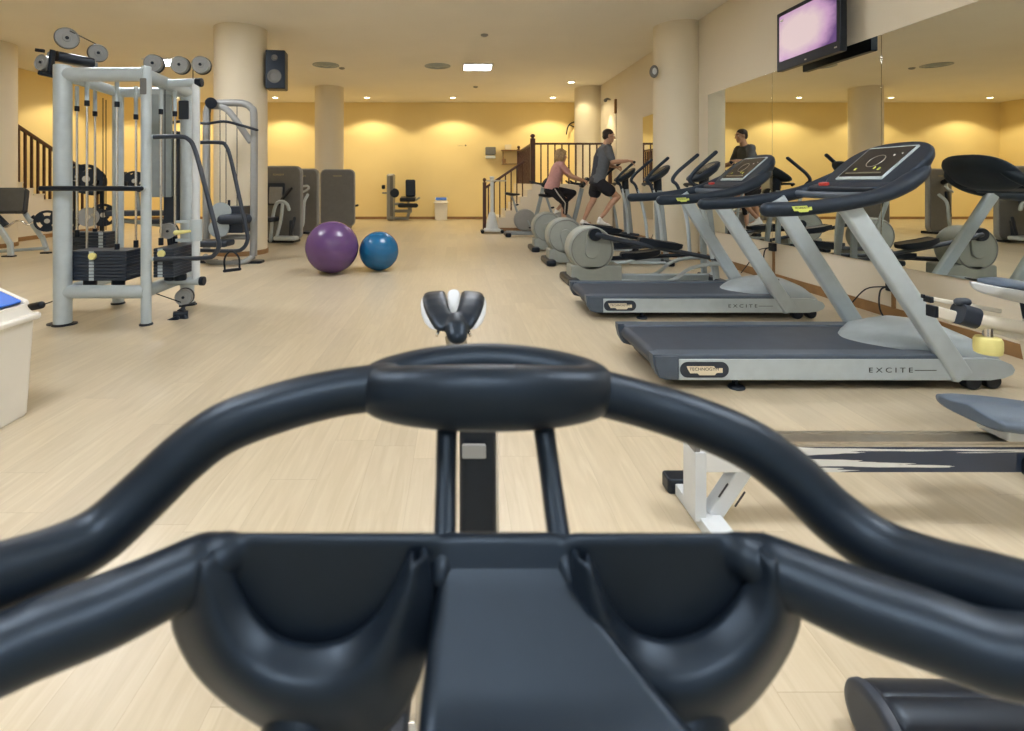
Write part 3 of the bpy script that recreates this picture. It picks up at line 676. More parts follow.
# top pulleys
pulley(P(43, 63, 4.62), .074, (-.25, -1, .1))
pulley(P(67, 38, 4.75), .092, (.8, -1, -.15)); pulley(P(98, 53, 5.05), .082, (.85, -1, -.15))
pulley(P(153.5, 63.5, 4.75), .080, (.15, -1, 0)); pulley(P(180, 65, 4.82), .078, (.15, -1, 0)); pulley(P(201, 65, 4.86), .080, (.15, -1, 0))
gp('pulley_boom', B().bar(P(52, 55, 4.72), P(93, 66, 5.12), 0.12, 0.07, r=.02, up=Vector((0, 0, 1))), M_SILVERD)
gp('boom_cover', B().bar(P(56, 56, 4.68), P(92, 63, 4.98), 0.09, 0.09, r=.03, up=Vector((0, 0, 1))), M_BLKPL)
gp('pulley_bracket', B().bar(P(40, 73, 4.6), P(55, 76, 4.62), 0.07, 0.04, r=.015, up=Vector((0, 0, 1))).bar(P(53, 50, 4.62), P(50, 74, 4.62), 0.03, 0.05, r=.01).bar(P(36, 50, 4.6), P(44, 51, 4.6), .03, .03), M_BLKPL)
tb('cable', [P(70, 31, 4.72), P(96, 44, 5.0)], 0.005, M_BLKPL, seg=6)
# lower pulleys and strap
pulley(P(184, 297, 4.86), .076, (.15, -1, 0)); pulley(P(168.5, 231, 4.98), .075, (.15, -1, 0))
gp('pulley_bracket', B().bar(P(170, 236, 5.0), P(171, 246, 5.0), .05, .04).bar(P(180, 306, 4.86), P(196, 304, 4.8), .02, .03).bar(P(184, 306, 4.86), P(181, 312, 4.86), .03, .03), M_BLKPL)
tb('cable', [P(183, 303, 4.86), P(160, 295, 4.7), P(141, 288, 4.65)], 0.005, M_BLKPL, seg=6, smooth=3)
# weight stacks
def stack(x0, x1, y0, y1, z0, z1, n, sel, knob):
    b = B(); hh = (z1 - z0) / n
    for i in range(n):
        b.slab(Matrix.Translation(((x0 + x1) / 2, (y0 + y1) / 2, z0 + (i + .5) * hh)), x1 - x0, y1 - y0, hh - .002, r=.006, e=.004)
    s = gp('weight_stack', b, M_NAVY)
    xs = x0 + (x1 - x0) * sel
    b = B()
    for i in range(n): b.box((xs, y0 - .002, z0 + (i + .5) * hh), (.042, .006, hh * .8), e=.001)
    gp('weight_labels', b, M_SILVER, s)
    if knob: gp('selector_pin', B().cyl((xs + .02, y0 - .035, z1 - .045), (xs + .02, y0, z1 - .045), .032, seg=16, e=.008), M_YELLOWP, s)
    q = (x1 - x0) * .25
    for xx in ((x0 + x1) / 2 - q, (x0 + x1) / 2 + q): gp('cushion', B().cyl((xx, (y0 + y1) / 2 - .04, z0 - .06), (xx, (y0 + y1) / 2 - .04, z0), .055, seg=16, e=.01), M_BLKPL, s)
    return s
stack(-3.43, -2.925, 4.60, 4.85, .375, .64, 9, .39, True)
stack(-3.78, -3.43, 5.08, 5.22, .50, .76, 8, .86, False)
stack(-2.70, -2.52, 4.62, 5.10, .40, .66, 9, .35, True)
for px, Y, zt_, zb, zc in ((77, 5.0, 2.17, .72, 1.98), (87, 4.72, 2.17, .55, 1.99), (95, 5.15, 2.17, .72, 1.95), (117, 4.72, 2.17, .62, 1.98), (136, 5.0, 2.17, .62, 1.90), (161, 4.85, 2.13, .66, 1.93), (175, 5.0, 2.13, .66, 1.93)):
    x = (px - VX) / F * Y
    r_ = gp('guide_rod', B().cyl((x, Y, zb), (x, Y, zt_), .0105, seg=12), M_CHROME)
    gp('stop_collar', B().cyl((x, Y, zc - .05), (x, Y, zc), .021, seg=12, e=.003), M_BLKPL, r_)
    gp('stop_collar', B().cyl((x, Y, zb), (x, Y, zb + .07), .022, seg=12, e=.003), M_BLKPL, r_)
    gp('guide_sleeve', B().cyl((x, Y, zc), (x, Y, zt_), .018, seg=12), M_SILVER, r_)
for a_, b_ in (((103, 98, 5.1), (103, 240, 5.1)), ((106, 100, 5.1), (106, 230, 5.1)), ((193, 70, 4.86), (193, 100, 4.86)), ((165, 80, 4.9), (165, 215, 4.95))):
    tb('cable', [P(*a_), P(*b_)], 0.0045, M_BLKPL, seg=6)
# handles
tb('press_bar', [P(41, 188.5, 4.42), P(141, 188.5, 4.45)], .022, M_BLKPL, seg=12, rnd=True)
gp('bar_mount', B().cyl(P(141, 188.5, 4.45), (X2, Y1, P(141, 188.5, 4.45).z), .02), M_SILVER)
def hoop(Y, dx, n): 
    tb('dip_handle', [P(153 + dx[0], 137 + dx[1], Y), P(178 + dx[0], 136.5 + dx[1], Y), P(188 + dx[0], 139 + dx[1], Y), P(195 + dx[0], 150 + dx[1], Y - .02), P(206 + dx[0], 190 + dx[1], Y - .08), P(217 + dx[0], 234 + dx[1], Y - .12), P(219 + dx[0], 245 + dx[1], Y - .12), P(215 + dx[0], 254 + dx[1], Y - .12), P(204 + dx[0], 258 + dx[1], Y - .1), P(154 + dx[0], 259 + dx[1], Y)], .0195, M_NAVY, seg=12, smooth=5, rnd=True)
hoop(4.58, (0, 0), 0)
tb('dip_handle', [P(192, 142.5, 5.36), P(219, 142.5, 5.3), P(226, 146, 5.3), P(231, 160, 5.28), P(240, 200, 5.22), P(247, 232, 5.18), P(247, 242, 5.18), P(242, 249, 5.18), P(232, 251, 5.2), P(190, 250, 5.34)], .0195, M_NAVY, seg=12, smooth=5, rnd=True)
gp('handle_mount', B().cyl(P(192, 142.5, 5.36), (X2 - .05, Y2, P(192, 142.5, 5.36).z), .02).cyl(P(190, 250, 5.34), (X2 - .05, Y2, P(190, 250, 5.34).z), .02).cyl(P(153, 137, 4.58), (X2, Y1, P(153, 137, 4.58).z), .02).cyl(P(154, 259, 4.58), (X2, Y1, P(154, 259, 4.58).z), .02), M_SILVER)
# stirrup handle hanging by the lower frame
sh = thing('stirrup_handle', 'black stirrup handle hanging low at the right side of the cable machine', 'cable handle', P(231, 262, 5.15))
b = B(); b.tube([P(225, 271, 5.15), P(224.5, 259, 5.15), P(229, 252, 5.15), P(234, 252, 5.15), P(239, 258, 5.15), P(239.5, 269, 5.15)], .010, seg=8, smooth=3); b.build('strap', M_BLKPL, sh, world=True)
B().tube([P(224.5, 271, 5.15), P(239.8, 269, 5.15)], .016, seg=12, rnd=True).build('grip', M_BLKPL, sh, world=True)
an = thing('ankle_strap', 'black strap handle lying on the floor below the cable machine', 'cable handle', (-2.55, 4.75, 0))
B().bar(P(173, 317, 4.75), P(188, 316, 4.8), .10, .07, r=.02).bar(P(181, 309, 4.8), P(186, 324, 4.75), .07, .05, r=.02).build('strap', M_BLKPL, an, world=True)
B().tube([P(166.5, 322.5, 4.72), P(177, 318, 4.72)], .022, seg=12, rnd=True).build('grip', M_BLKPL, an, world=True)
lh = thing('rope_handle', 'black rope handle lying by the left foot of the cable machine', 'cable handle', (-3.85, 4.7, 0))
B().tube([P(31, 307, 4.98), P(41, 305, 4.95)], .036, seg=14, rnd=True).build('grip', M_BLKPL, lh, world=True)
B().tube([P(41, 305, 4.95), P(48, 303, 4.95), P(56, 300, 4.95)], .006, seg=6, smooth=3).build('rope', M_BLKPL, lh, world=True)

# ------------------------------------------------------------------ lat pulldown tower
lt = thing('pulldown_machine', 'grey lat pulldown tower with a curved black bar, beside the thick pillar', 'pulldown machine', (-3.5, 8.0, 0))
def lp(name, b, m, parent=None): return b.build(name, m, parent or lt, world=True)
Yt = 8.0
lp('frame', B().tube([P(253.5, 256, Yt), P(254, 180, Yt), P(254, 118, Yt), P(251, 108, Yt), P(243, 103.5, Yt), P(225, 103, Yt), P(212, 104, Yt), P(207.5, 110, Yt), P(206.5, 130, Yt), P(206.5, 250, Yt)], .055, seg=14, smooth=6), M_TAUPEL)
lp('brace', B().tube([P(209, 106, Yt - .02), P(222, 107, Yt - .02), P(232, 115, Yt - .02), P(251, 142, Yt)], .05, seg=12, smooth=4), M_TAUPEL)
lp('base_tube', B().tube([P(205, 256, 8.0), P(212, 262, 7.9), P(240, 263, 7.9), P(254, 256, 8.0)], .045, seg=12, smooth=5).tube([P(222, 237, 8), P(256, 237, 8)], .04), M_TAUPEL)
lp('foot', B().slab(Matrix.Translation(P(247, 261.5, 8.05) * 1.0), .5, .2, .04, r=.05, e=.01), M_BLKPL)
lp('foot', B().slab(Matrix.Translation(P(206.5, 261.0, 8.05) * 1.0), .3, .2, .04, r=.05, e=.01), M_BLKPL)
pu = lp('top_pulley', B().cyl(P(211, 103, 7.85), P(211, 103, 7.95), .085, seg=24, e=.012), M_BLKPL)
lp('cable', B().tube([P(210, 108, 7.9), P(210, 122, 7.9)], .008, seg=6).tube([P(220, 110, 7.98), P(220, 205, 7.98)], .006, seg=6).tube([P(237, 106, 7.98), P(237, 212, 7.98)], .006, seg=6).tube([P(226, 106, 7.98), P(226, 215, 7.98)], .006, seg=6), M_BLKPL)
for a_, b_ in ((221, 212), (219, 228)):
    lp('pulley', B().cyl(P(a_, b_, 7.75), P(a_, b_, 7.85), .145, seg=32, e=.02), M_SILVERD)
    lp('pulley_plate', B().cyl(P(a_, b_, 7.86), P(a_, b_, 7.9), .13, seg=32, e=.01), M_BLKPL)
lp('weight_stack', B().slab(Matrix.Translation(P(238, 219, 8.0)), .26, .3, .40, r=.01, e=.006), M_NAVY)
lp('thigh_pad', B().tube([P(222, 219, 7.8), P(246, 219, 7.9)], .085, seg=16, rnd=True), M_NAVY)
lp('guide_rod', B().cyl(P(229, 200, 7.95), P(229, 232, 7.95), .02), M_BLKPL)
lp('seat', B().slab(Matrix.Translation(P(214, 243, 7.7)), .5, .35, .09, r=.05, e=.03), M_NAVY)
cb = MB().tube([P(164, 124, 7.7), P(185, 121, 7.75), P(205, 123.5, 7.8), P(224, 121.5, 7.8), P(240, 125, 7.85), P(257, 130, 7.85)], .021, seg=10, smooth=6, rnd=True).build('pulldown_bar', M_BLKPL, loc=P(210, 123, 7.8))
tag(cb, 'curved black pulldown bar hanging from the grey tower', 'bar')

# ------------------------------------------------------------------ left corner: preacher bench, curl bar, plates
pb = thing('preacher_bench', 'slate-padded preacher bench with silver legs at the left edge', 'bench', (-7.6, 9.0, 0))
def pp_(name, b, m, parent=None): return b.build(name, m, parent or pb, world=True)
b = B(); rg = []
c0, c1 = P(-18, 201, 8.9), P(26, 201, 8.9)
M = AX((-7.95, 8.9, .93), (1, 0, 0), (-.28, 0.40, .92)); b = B(); b.prism([(-.50, -.23), (.61, -.23), (.64, -.19), (.55, .19), (.50, .23), (-.5, .23)], M, .10, .02); pp_('pad', b, M_NAVY)
pp_('front_leg', B().bar(P(25, 213, 9.0), P(42, 238, 9.1), .075, .055, r=.015).bar(P(42, 236, 9.1), P(47, 251, 9.1), .075, .055, r=.015), M_SILVER)
pp_('rear_leg', B().bar(P(-2, 225, 8.7), P(10, 244, 8.7), .085, .06, r=.015).bar(P(10, 242, 8.7), P(11, 257, 8.7), .085, .06, r=.015), M_SILVER)
pp_('base_bar', B().tube([P(-10, 252, 8.9), P(48, 248, 9.1)], .028, seg=12), M_SILVERD)
pp_('foot', B().slab(Matrix.Translation(P(46, 253, 9.1) + Vector((0, 0, .0))), .16, .1, .04, r=.02, e=.01), M_BLKPL)
pp_('foot', B().slab(Matrix.Translation(P(9, 256.5, 8.7)), .2, .1, .04, r=.02, e=.01), M_BLKPL)
pp_('rest_hook', B().bar(P(-4, 216, 8.7), P(6, 226, 8.75), .10, .08, r=.02).bar(P(32, 216, 8.95), P(40, 222, 9.0), .05, .05, r=.01), M_BLKPL)
eb = thing('curl_bar', 'zigzag chrome curl bar resting on the preacher bench', 'barbell', (-7.6, 8.9, .55))
B().tube([P(-12, 222, 8.75), P(2, 226, 8.8), P(7, 227, 8.8), P(15, 221.5, 8.85), P(21, 221, 8.85), P(28, 225, 8.9), P(35, 222, 8.95), P(60, 222, 9.05)], .015, seg=10, smooth=4).build('bar', M_CHROME, eb, world=True)
def plate(c, n, r, label, mat=M_BLKPL, t=.035, holes=True):
    c = Vector(c); n = Vector(n).normalized(); u, v, _ = basis(n)
    o = thing('weight_plate', label, 'weight plate', c, 0, 'barbell plates in the free weight corner')
    M = Matrix(((u.x, v.x, n.x, 0), (u.y, v.y, n.y, 0), (u.z, v.z, n.z, 0), (0, 0, 0, 1)))
    # rings built as a washer with three grip slots
    N = 48; b = MB(); bm = b.bm
    radii = [r * .14, r * .50, r * .78, r]
    def slot(i, j):
        a = 360 * (i + .5) / N
        return holes and j == 1 and any(abs((a - q + 180) % 360 - 180) < 26 for q in (90, 210, 330))
    vs = {}
    def V(i, j, s):
        k = (i % N, j, s)
        if k not in vs:
            a = 2 * PI * i / N; zz = (t / 2 if j in (0, 3) else t * .38) * s
            vs[k] = bm.verts.new(M @ Vector((radii[j] * math.cos(a), radii[j] * math.sin(a), zz)))
        return vs[k]
    for i in range(N):
        for j in range(3):
            if slot(i, j):
                continue
            bm.faces.new((V(i, j, 1), V(i, j + 1, 1), V(i + 1, j + 1, 1), V(i + 1, j, 1)))
            bm.faces.new((V(i, j, -1), V(i + 1, j, -1), V(i + 1, j + 1, -1), V(i, j + 1, -1)))
            if j == 1:
                for k in (i, i + 1):
                    if slot(k if k == i + 1 else i - 1, 1):
                        kk = k; bm.faces.new((V(kk, 1, 1), V(kk, 2, 1), V(kk, 2, -1), V(kk, 1, -1)))
        bm.faces.new((V(i, 3, 1), V(i, 3, -1), V(i + 1, 3, -1), V(i + 1, 3, 1)))
        bm.faces.new((V(i, 0, 1), V(i + 1, 0, 1), V(i + 1, 0, -1), V(i, 0, -1)))
        if slot(i, 1):
            for j in (1, 2): bm.faces.new((V(i, j, 1), V(i + 1, j, 1), V(i + 1, j, -1), V(i, j, -1)))
    b.build('plate', mat, o)
    ringb = B().lathe([(r * .13, -t * .55), (r * .22, -t * .55), (r * .22, t * .55), (r * .13, t * .55)], M, 24); ringb.build('hub', M_STEEL, o)
    return o
look = Vector((.62, -.78, 0))
plate(P(47, 221, 8.95), look, .185, 'black grip plate on the end of the chrome curl bar')
rk = thing('plate_rack', 'black plate rack standing behind the cable machine', 'plate rack', (-6.3, 9.2, 0))
def rp_(name, b, m): return b.build(name, m, rk, world=True)
R1, R2 = P(76, 250, 9.3), P(102, 250, 9.3)
for q in (R1, R2): rp_('upright', B().bar((q.x, q.y, .03), (q.x, q.y, 1.36), .06, .06), M_BLKPL)
rp_('base', B().box((R1.x, 9.3, .03), (.08, .9, .06)).box((R2.x, 9.3, .03), (.08, .9, .06)).box(((R1.x + R2.x) / 2, 9.3, .09), (R2.x - R1.x, .06, .06)).box(((R1.x + R2.x) / 2, 9.3, 1.1), (R2.x - R1.x, .06, .05)), M_BLKPL)
for px, py in ((77, 176), (87, 177), (88, 217), (103, 214)):
    q = P(px, py, 9.25); rp_('peg', B().cyl((q.x, 9.3, q.z), q + Vector((.0, -.28, 0)), .022), M_STEEL)
plate(P(75, 178, 9.08), look, .25, 'black plate high on the rack, behind the front left post')
plate(P(86, 179, 9.08), look, .26, 'large black plate high on the rack, right of its twin')
plate(P(93, 182, 9.22), (.9, -.4, 0), .24, 'black plate turned edge-on, high on the rack')
plate(P(88, 217, 8.98), look, .165, 'pale grey plate low on the rack', M_TAUPEL, holes=False)
plate(P(103, 215, 9.12), look, .20, 'black grip plate low on the rack, beside the pale grey one')
plate(P(68, 221, 9.05), look, .18, 'black grip plate low on the rack, beside the front left post')
fb = thing('weight_bench', 'dark padded weight bench behind the cable machine', 'bench', (-5.4, 8.9, 0))
def fp(name, b, m): return b.build(name, m, fb, world=True)
fp('seat', B().slab(AX(P(140, 213, 8.9), (1, .15, 0), (-.15, 1, 0)), 1.0, .30, .09, r=.04, e=.025), M_NAVY)
fp('seat', B().slab(AX(P(165, 221, 8.9), (1, .15, 0), (-.15, 1, 0)), .45, .34, .08, r=.04, e=.025), M_NAVY)
fp('frame', B().tube([P(118, 220, 8.9), P(174, 226, 8.9)], .04).bar(P(122, 221, 8.9), P(120, 252, 8.9), .06, .06).bar(P(172, 224, 8.9), P(178, 253, 8.9), .06, .06).bar(P(120, 181, 9.0), P(122, 221, 9.0), .05, .05).bar(P(137, 186, 9.0), P(139, 216, 9.0), .05, .05), M_SILVERD)
fp('bar_cradle', B().bar(P(124, 172, 9.0), P(125, 186, 9.0), .07, .08).bar(P(131, 183, 9.0), P(140, 183, 9.0), .04, .05), M_BLKPL)
for i, (px, py, r, l) in enumerate(((134, 181, .17, 'black grip plate racked above the padded weight bench'), (139, 182, .17, 'second black grip plate racked above the padded weight bench, behind the other'))):
    plate(P(px, py, 8.85 + i * .06), look, r, l)

# ------------------------------------------------------------------ grey shrouded strength machines
def slab_machine(c, rz, w, h, label, kind):
    t = thing('strength_machine', label, 'strength machine', c, rz, 'grey shrouded strength machines')
    M = AX((0, 0, h / 2 + .03), (1, 0, 0), (0, 0, 1))
    B().slab(M, w, h - .03, .10, r=.15, e=.03, seg=8).build('shroud_edge', M_TAUPEL, t)
    B().slab(AX((0, -.012, h / 2 + .03), (1, 0, 0), (0, 0, 1)), w - .05, h - .08, .10, r=.13, e=.02, seg=8).build('shroud', M_TAUPE, t)
    B().box((0, .02, .03), (w * .75, .34, .06), e=.015).build('base', M_BLKPL, t)
    lettering('TECHNOGYM', .055, M_INKY, t, AX((0, -.0635, h - .17), (1, 0, 0), (0, 0, 1)), .24)
    return t
m3 = slab_machine((-3.22, 14.05, 0), 0, .94, 1.58, 'grey strength machine with a plain shroud, in front of the far pillar', 3)
B().tube([(.44, .06, .60), (.53, .02, .62)], .03, rnd=True).build('knob', M_BLKPL, m3)
B().slab(Matrix.Translation((0.0, .62, .50)), .40, .44, .09, r=.06, e=.03).build('seat', M_NAVY, m3)
B().slab(AX((0, .86, .82), (1, 0, 0), (0, .15, 1)), .40, .62, .09, r=.06, e=.03).build('backrest', M_NAVY, m3)
B().bar((0, .1, .08), (0, .85, .08), .08, .06).bar((0, .62, .08), (0, .62, .46), .07, .07).build('frame', M_SILVERD, m3)
m2 = slab_machine((-3.74, 12.65, 0), -.35, .90, 1.56, 'grey strength machine with bent silver arms, between two other grey machines', 2)
B().tube([(-.05, -.14, 1.20), (.12, -.20, 1.15), (.36, -.34, 1.16), (.46, -.42, 1.10), (.32, -.44, 1.02), (.12, -.30, 1.06)], .026, seg=10, smooth=4, rnd=True).build('arm', M_SILVER, m2)
B().tube([(.22, -.12, .95), (.25, -.30, .75), (.25, -.34, .30), (.18, -.36, .16), (-.05, -.36, .12)], .035, seg=10, smooth=4).build('frame', M_SILVER, m2)
B().slab(AX((.05, -.22, .72), (1, 0, 0), (0, .1, 1)), .10, .62, .06, r=.03, e=.02).build('pad', M_BLKPL, m2)
B().tube([(0, -.10, 1.24), (.06, -.24, 1.30)], .06, rnd=True).build('head_roll', M_BLKPL, m2)
m1 = slab_machine((-3.70, 10.85, 0), -.12, 1.00, 1.57, 'grey strength machine with seat and levers, just right of the thick pillar', 1)
B().tube([(-.05, -.30, .06), (.02, -.34, .55), (.10, -.36, .80), (.22, -.36, .86), (.32, -.34, .80), (.36, -.34, .70)], .035, seg=10, smooth=5, rnd=True).build('frame', M_SILVER, m1)
B().tube([(.22, -.32, .86), (.20, -.36, .50), (.10, -.34, .12)], .035, seg=10, smooth=4).build('frame', M_SILVER, m1)
B().slab(AX((-.02, -.16, 1.00), (1, 0, 0), (0, .1, 1)), .40, .46, .04, r=.03, e=.015).build('backrest', M_NAVY, m1)
B().slab(AX((.02, -.22, .98), (1, 0, 0), (0, .1, 1)), .27, .34, .05, r=.02, e=.015).build('backrest_panel', M_TAUPEL, m1)
B().tube([(.16, -.30, .86), (.38, -.36, 1.10)], .03, seg=10, rnd=True).tube([(.25, -.36, .92), (.44, -.40, 1.12)], .028, seg=10, rnd=True).build('lever', M_BLKPL, m1)
B().slab(AX((.30, -.34, .12), (1, 0, 0), (0, 1, 0)), .46, .26, .08, r=.06, e=.03).build('foot', M_SILVER, m1)
B().slab(AX((.36, -.22, .30), (1, 0, 0), (0, .1, 1)), .09, .34, .06, r=.02, e=.01).tube([(.40, -.30, .2), (.44, -.26, .52)], .03, rnd=True).build('foot_plate', M_NAVY, m1)
B().slab(Matrix.Translation((-.05, -.42, .50)), .36, .36, .09, r=.06, e=.03).build('seat', M_NAVY, m1)

# ------------------------------------------------------------------ leg extension machine and bin by the far wall
le = thing('leg_extension_machine', 'small leg extension machine with black seat at the far wall', 'strength machine', (-1.8, 16.9, 0))
def l_(name, b, m): return b.build(name, m, le, world=True)
Yl = 16.9
l_('tower', B().slab(AX(P(391, 197, Yl), (0, 1, 0), (0, 0, 1)), .55, 1.50, .22, r=.10, e=.05), M_TAUPEL)
l_('tower_panel', B().slab(AX(P(391.5, 196, Yl - .29), (1, 0, 0), (0, 0, 1)), .09, 1.3, .03, r=.03, e=.008), M_TAUPE)
l_('backrest', B().slab(AX(P(410.5, 188, Yl), (1, .2, 0), (0.05, .15, 1)), .32, .55, .10, r=.05, e=.03), M_BLKPL)
l_('seat', B().slab(AX(P(408, 199, Yl - .2), (1, 0, 0), (0, 1, .1)), .50, .45, .13, r=.06, e=.04), M_BLKPL)
l_('roller', B().tube([P(400, 205.5, Yl - .4), P(416, 205.5, Yl - .4)], .07, rnd=True), M_BLKPL)
l_('frame', B().tube([P(391, 204, Yl), P(404, 204, Yl)], .045).tube([P(393, 211, Yl), P(412, 211, Yl)], .05).bar(P(411, 206, Yl), P(407, 219.5, Yl), .10, .06).tube([P(390, 218.5, Yl), P(408, 218.5, Yl)], .045).bar(P(408, 197, Yl), P(409, 210, Yl), .07, .06), M_TAUPEL)
l_('handle', B().tube([P(383, 193, Yl - .2), P(391, 193, Yl - .2)], .03, rnd=True).tube([P(416, 200, Yl - .2), P(419, 198, Yl - .25)], .035, rnd=True), M_TAUPEL)
l_('knob', B().slab(AX(P(383.5, 187, Yl - .2), (1, 0, 0), (0, 0, 1)), .11, .13, .1, r=.03, e=.02), M_BLKPL)
l_('weight_disc', B().cyl(P(394.5, 193, Yl - .3), P(394.5, 193, Yl - .15), .15, seg=24, e=.03), M_BLKPL)
def swing_bin(c, w, d, h, label, rz):
    t = thing('litter_bin', label, 'bin', c, rz)
    b = B(); rg = []
    for z, k in ((0.0, .90), (.012, .92), (h * .02, .925), (h * .97, 1.0), (h, 1.0)):
        ww, dd, r = w * k, d * k, .035
        rg.append([Vector((cx * (ww / 2 - r) + r * math.cos(math.radians(a0 + 90 * q / 4)), cy * (dd / 2 - r) + r * math.sin(math.radians(a0 + 90 * q / 4)), z)) for cx, cy, a0 in ((1, 1, 0), (-1, 1, 90), (-1, -1, 180), (1, -1, 270)) for q in range(5)])
    b.rings(rg); b.build('body', M_BINW, t)
    B().slab(Matrix.Translation((0, 0, h + .012)), w + .05, d + .05, .034, r=.04, e=.012).build('rim', M_BINW, t)
    b = B(); rg = []
    for z, k in ((h + .025, .99), (h + .06, .92), (h + .085, .90)):
        ww, dd, r = w * k, d * (k + .03), .03
        rg.append([Vector((cx * (ww / 2 - r) + r * math.cos(math.radians(a0 + 90 * q / 4)), cy * (dd / 2 - r) + r * math.sin(math.radians(a0 + 90 * q / 4)), z)) for cx, cy, a0 in ((1, 1, 0), (-1, 1, 90), (-1, -1, 180), (1, -1, 270)) for q in range(5)])
    b.rings(rg)
    for s_ in (-1, 1): b.prism([(-w * .45, h + .08), (w * .45, h + .08), (w * .43, h + .10), (0, h + .185), (-w * .43, h + .10)], AX((0, s_ * d * .445, 0), (1, 0, 0), (0, 0, 1)), d * .05, .003)
    b.build('lid', M_BINW, t)
    for s_ in (-1, 1): B().slab(AX((s_ * w * .215, 0, h + .138), (s_ * .43 * w, 0, -.085), (0, 1, 0)), w * .44, d * .83, .012, r=.012, e=.004).build('flap', M_BLUE, t)
    return t
swing_bin((-.525, 17.2, 0), .38, .43, .56, 'small white bin with a blue flap at the far wall', PI / 2)
swing_bin((-2.515, 2.53, 0), .44, .62, .51, 'large white bin with a bright blue lid at the left edge', 0)

# ------------------------------------------------------------------ exercise balls
def ball(c, r, m, label):
    o = thing('exercise_ball', label, 'exercise ball', c)
    b = B(); prof = []
    for i in range(61):
        a = -PI / 2 + PI * i / 60; rr = r + .0012 * (1 if int((i % 6) / 3) else 0) * (1 if 8 < i < 52 else 0)
        prof.append((max(rr * math.cos(a), .002), rr * math.sin(a)))
    b.lathe(prof, Matrix.Translation((0, 0, r)) @ Euler((.5, .35, 0)).to_matrix().to_4x4(), 72); b.build('skin', m, o, ang=180)
    d = Vector((.35, .85, .4)).normalized()
    B().cyl(Vector((0, 0, r)) + d * (r - .004), Vector((0, 0, r)) + d * (r + .006), .014, seg=16, e=.003).build('plug', M_WHITE, o)
ball((-1.716, 7.14, 0), .357, M_PURPLE, 'big shiny purple exercise ball on the floor')
ball((-1.105, 7.36, 0), .275, M_TEAL, 'smaller blue exercise ball beside the purple one')
# ------------------------------------------------------------------ television
tv = thing('television', 'flat black television with a pale pink picture, high on the right wall', 'television', (3.8, 5.66, 2.55))
def t_(name, b, m, parent=None): return b.build(name, m, parent or tv, world=True)
TX = 3.80; ty0, ty1, tz0, tz1 = 5.15, 6.17, 2.55, 3.235
Mt = AX((TX + .03, (ty0 + ty1) / 2, (tz0 + tz1) / 2), (0, -1, 0), (0, 0, 1))     # z -> -x, towards the room
B().slab(Mt, ty1 - ty0, tz1 - tz0, .07, r=.012, e=.006).build('housing', M_BLKPL, tv, world=True)
def tvpic():
    m = bpy.data.materials.new('television_picture'); m.use_nodes = True; nt = m.node_tree; b = nt.nodes['Principled BSDF']
    tc = nt.nodes.new('ShaderNodeTexCoord'); gr = nt.nodes.new('ShaderNodeTexGradient'); gr.gradient_type = 'SPHERICAL'
    mp = nt.nodes.new('ShaderNodeMapping'); mp.inputs['Location'].default_value = (-.5, -.62, -.5)
    mp2 = nt.nodes.new('ShaderNodeMapping'); mp2.inputs['Scale'].default_value = (.001, 1.35, 1.30)
    nz = nt.nodes.new('ShaderNodeTexNoise'); nz.inputs['Scale'].default_value = 5; nz.inputs['Detail'].default_value = 5
    nt.links.new(tc.outputs['Generated'], mp.inputs[0]); nt.links.new(mp.outputs[0], mp2.inputs[0]); nt.links.new(mp2.outputs[0], gr.inputs[0])
    nt.links.new(tc.outputs['Generated'], nz.inputs[0])
    ad = nt.nodes.new('ShaderNodeMath'); ad.operation = 'MULTIPLY_ADD'; nt.links.new(nz.outputs['Fac'], ad.inputs[0]); ad.inputs[1].default_value = .28; nt.links.new(gr.outputs['Fac'], ad.inputs[2])
    rp = nt.nodes.new('ShaderNodeValToRGB'); e = rp.color_ramp.elements
    e[0].position = .24; e[0].color = (.12, .05, .20, 1); e[1].position = .72; e[1].color = (.80, .62, .62, 1); k = e.new(.44); k.color = (.58, .33, .55, 1)
    nt.links.new(ad.outputs[0], rp.inputs['Fac']); nt.links.new(rp.outputs['Color'], b.inputs['Emission Color']); b.inputs['Emission Strength'].default_value = .68
    b.inputs['Base Color'].default_value = (.02, .02, .025, 1); b.inputs['Roughness'].default_value = .2
    return m
M_TV = tvpic()
B().box((TX - .006, (ty0 + ty1) / 2, (tz0 + tz1) / 2 + .03), (.004, .92, .53), e=.001).build('screen', M_TV, tv, world=True)
B().slab(AX((TX - .010, ty1 - .10, tz1 - .105), (0, -1, .1), (0, .1, 1)), .055, .028, .003, r=.005).build('channel_mark', M_SHOE, tv, world=True)
B().slab(AX((TX - .008, ty0 + .06, tz0 + .05), (0, -1, 0), (0, 0, 1)), .035, .012, .004, r=.003).build('brand_mark', M_STEEL, tv, world=True)
B().slab(AX((TX - .008, (ty0 + ty1) / 2, tz0 + .035), (0, -1, 0), (0, 0, 1)), .03, .012, .004, r=.005).build('power_button', M_STEEL, tv, world=True)
B().bar((TX + .07, 5.66, 2.80), (XR - .005, 5.66, 2.80), .10, .08).slab(AX((XR - .02, 5.66, 2.85), (0, 1, 0), (0, 0, 1)), .3, .25, .03, r=.01).slab(AX((TX + .085, 5.66, 2.80), (0, 1, 0), (0, 0, 1)), .4, .3, .03, r=.01).build('wall_bracket', M_BLKPL, tv, world=True)
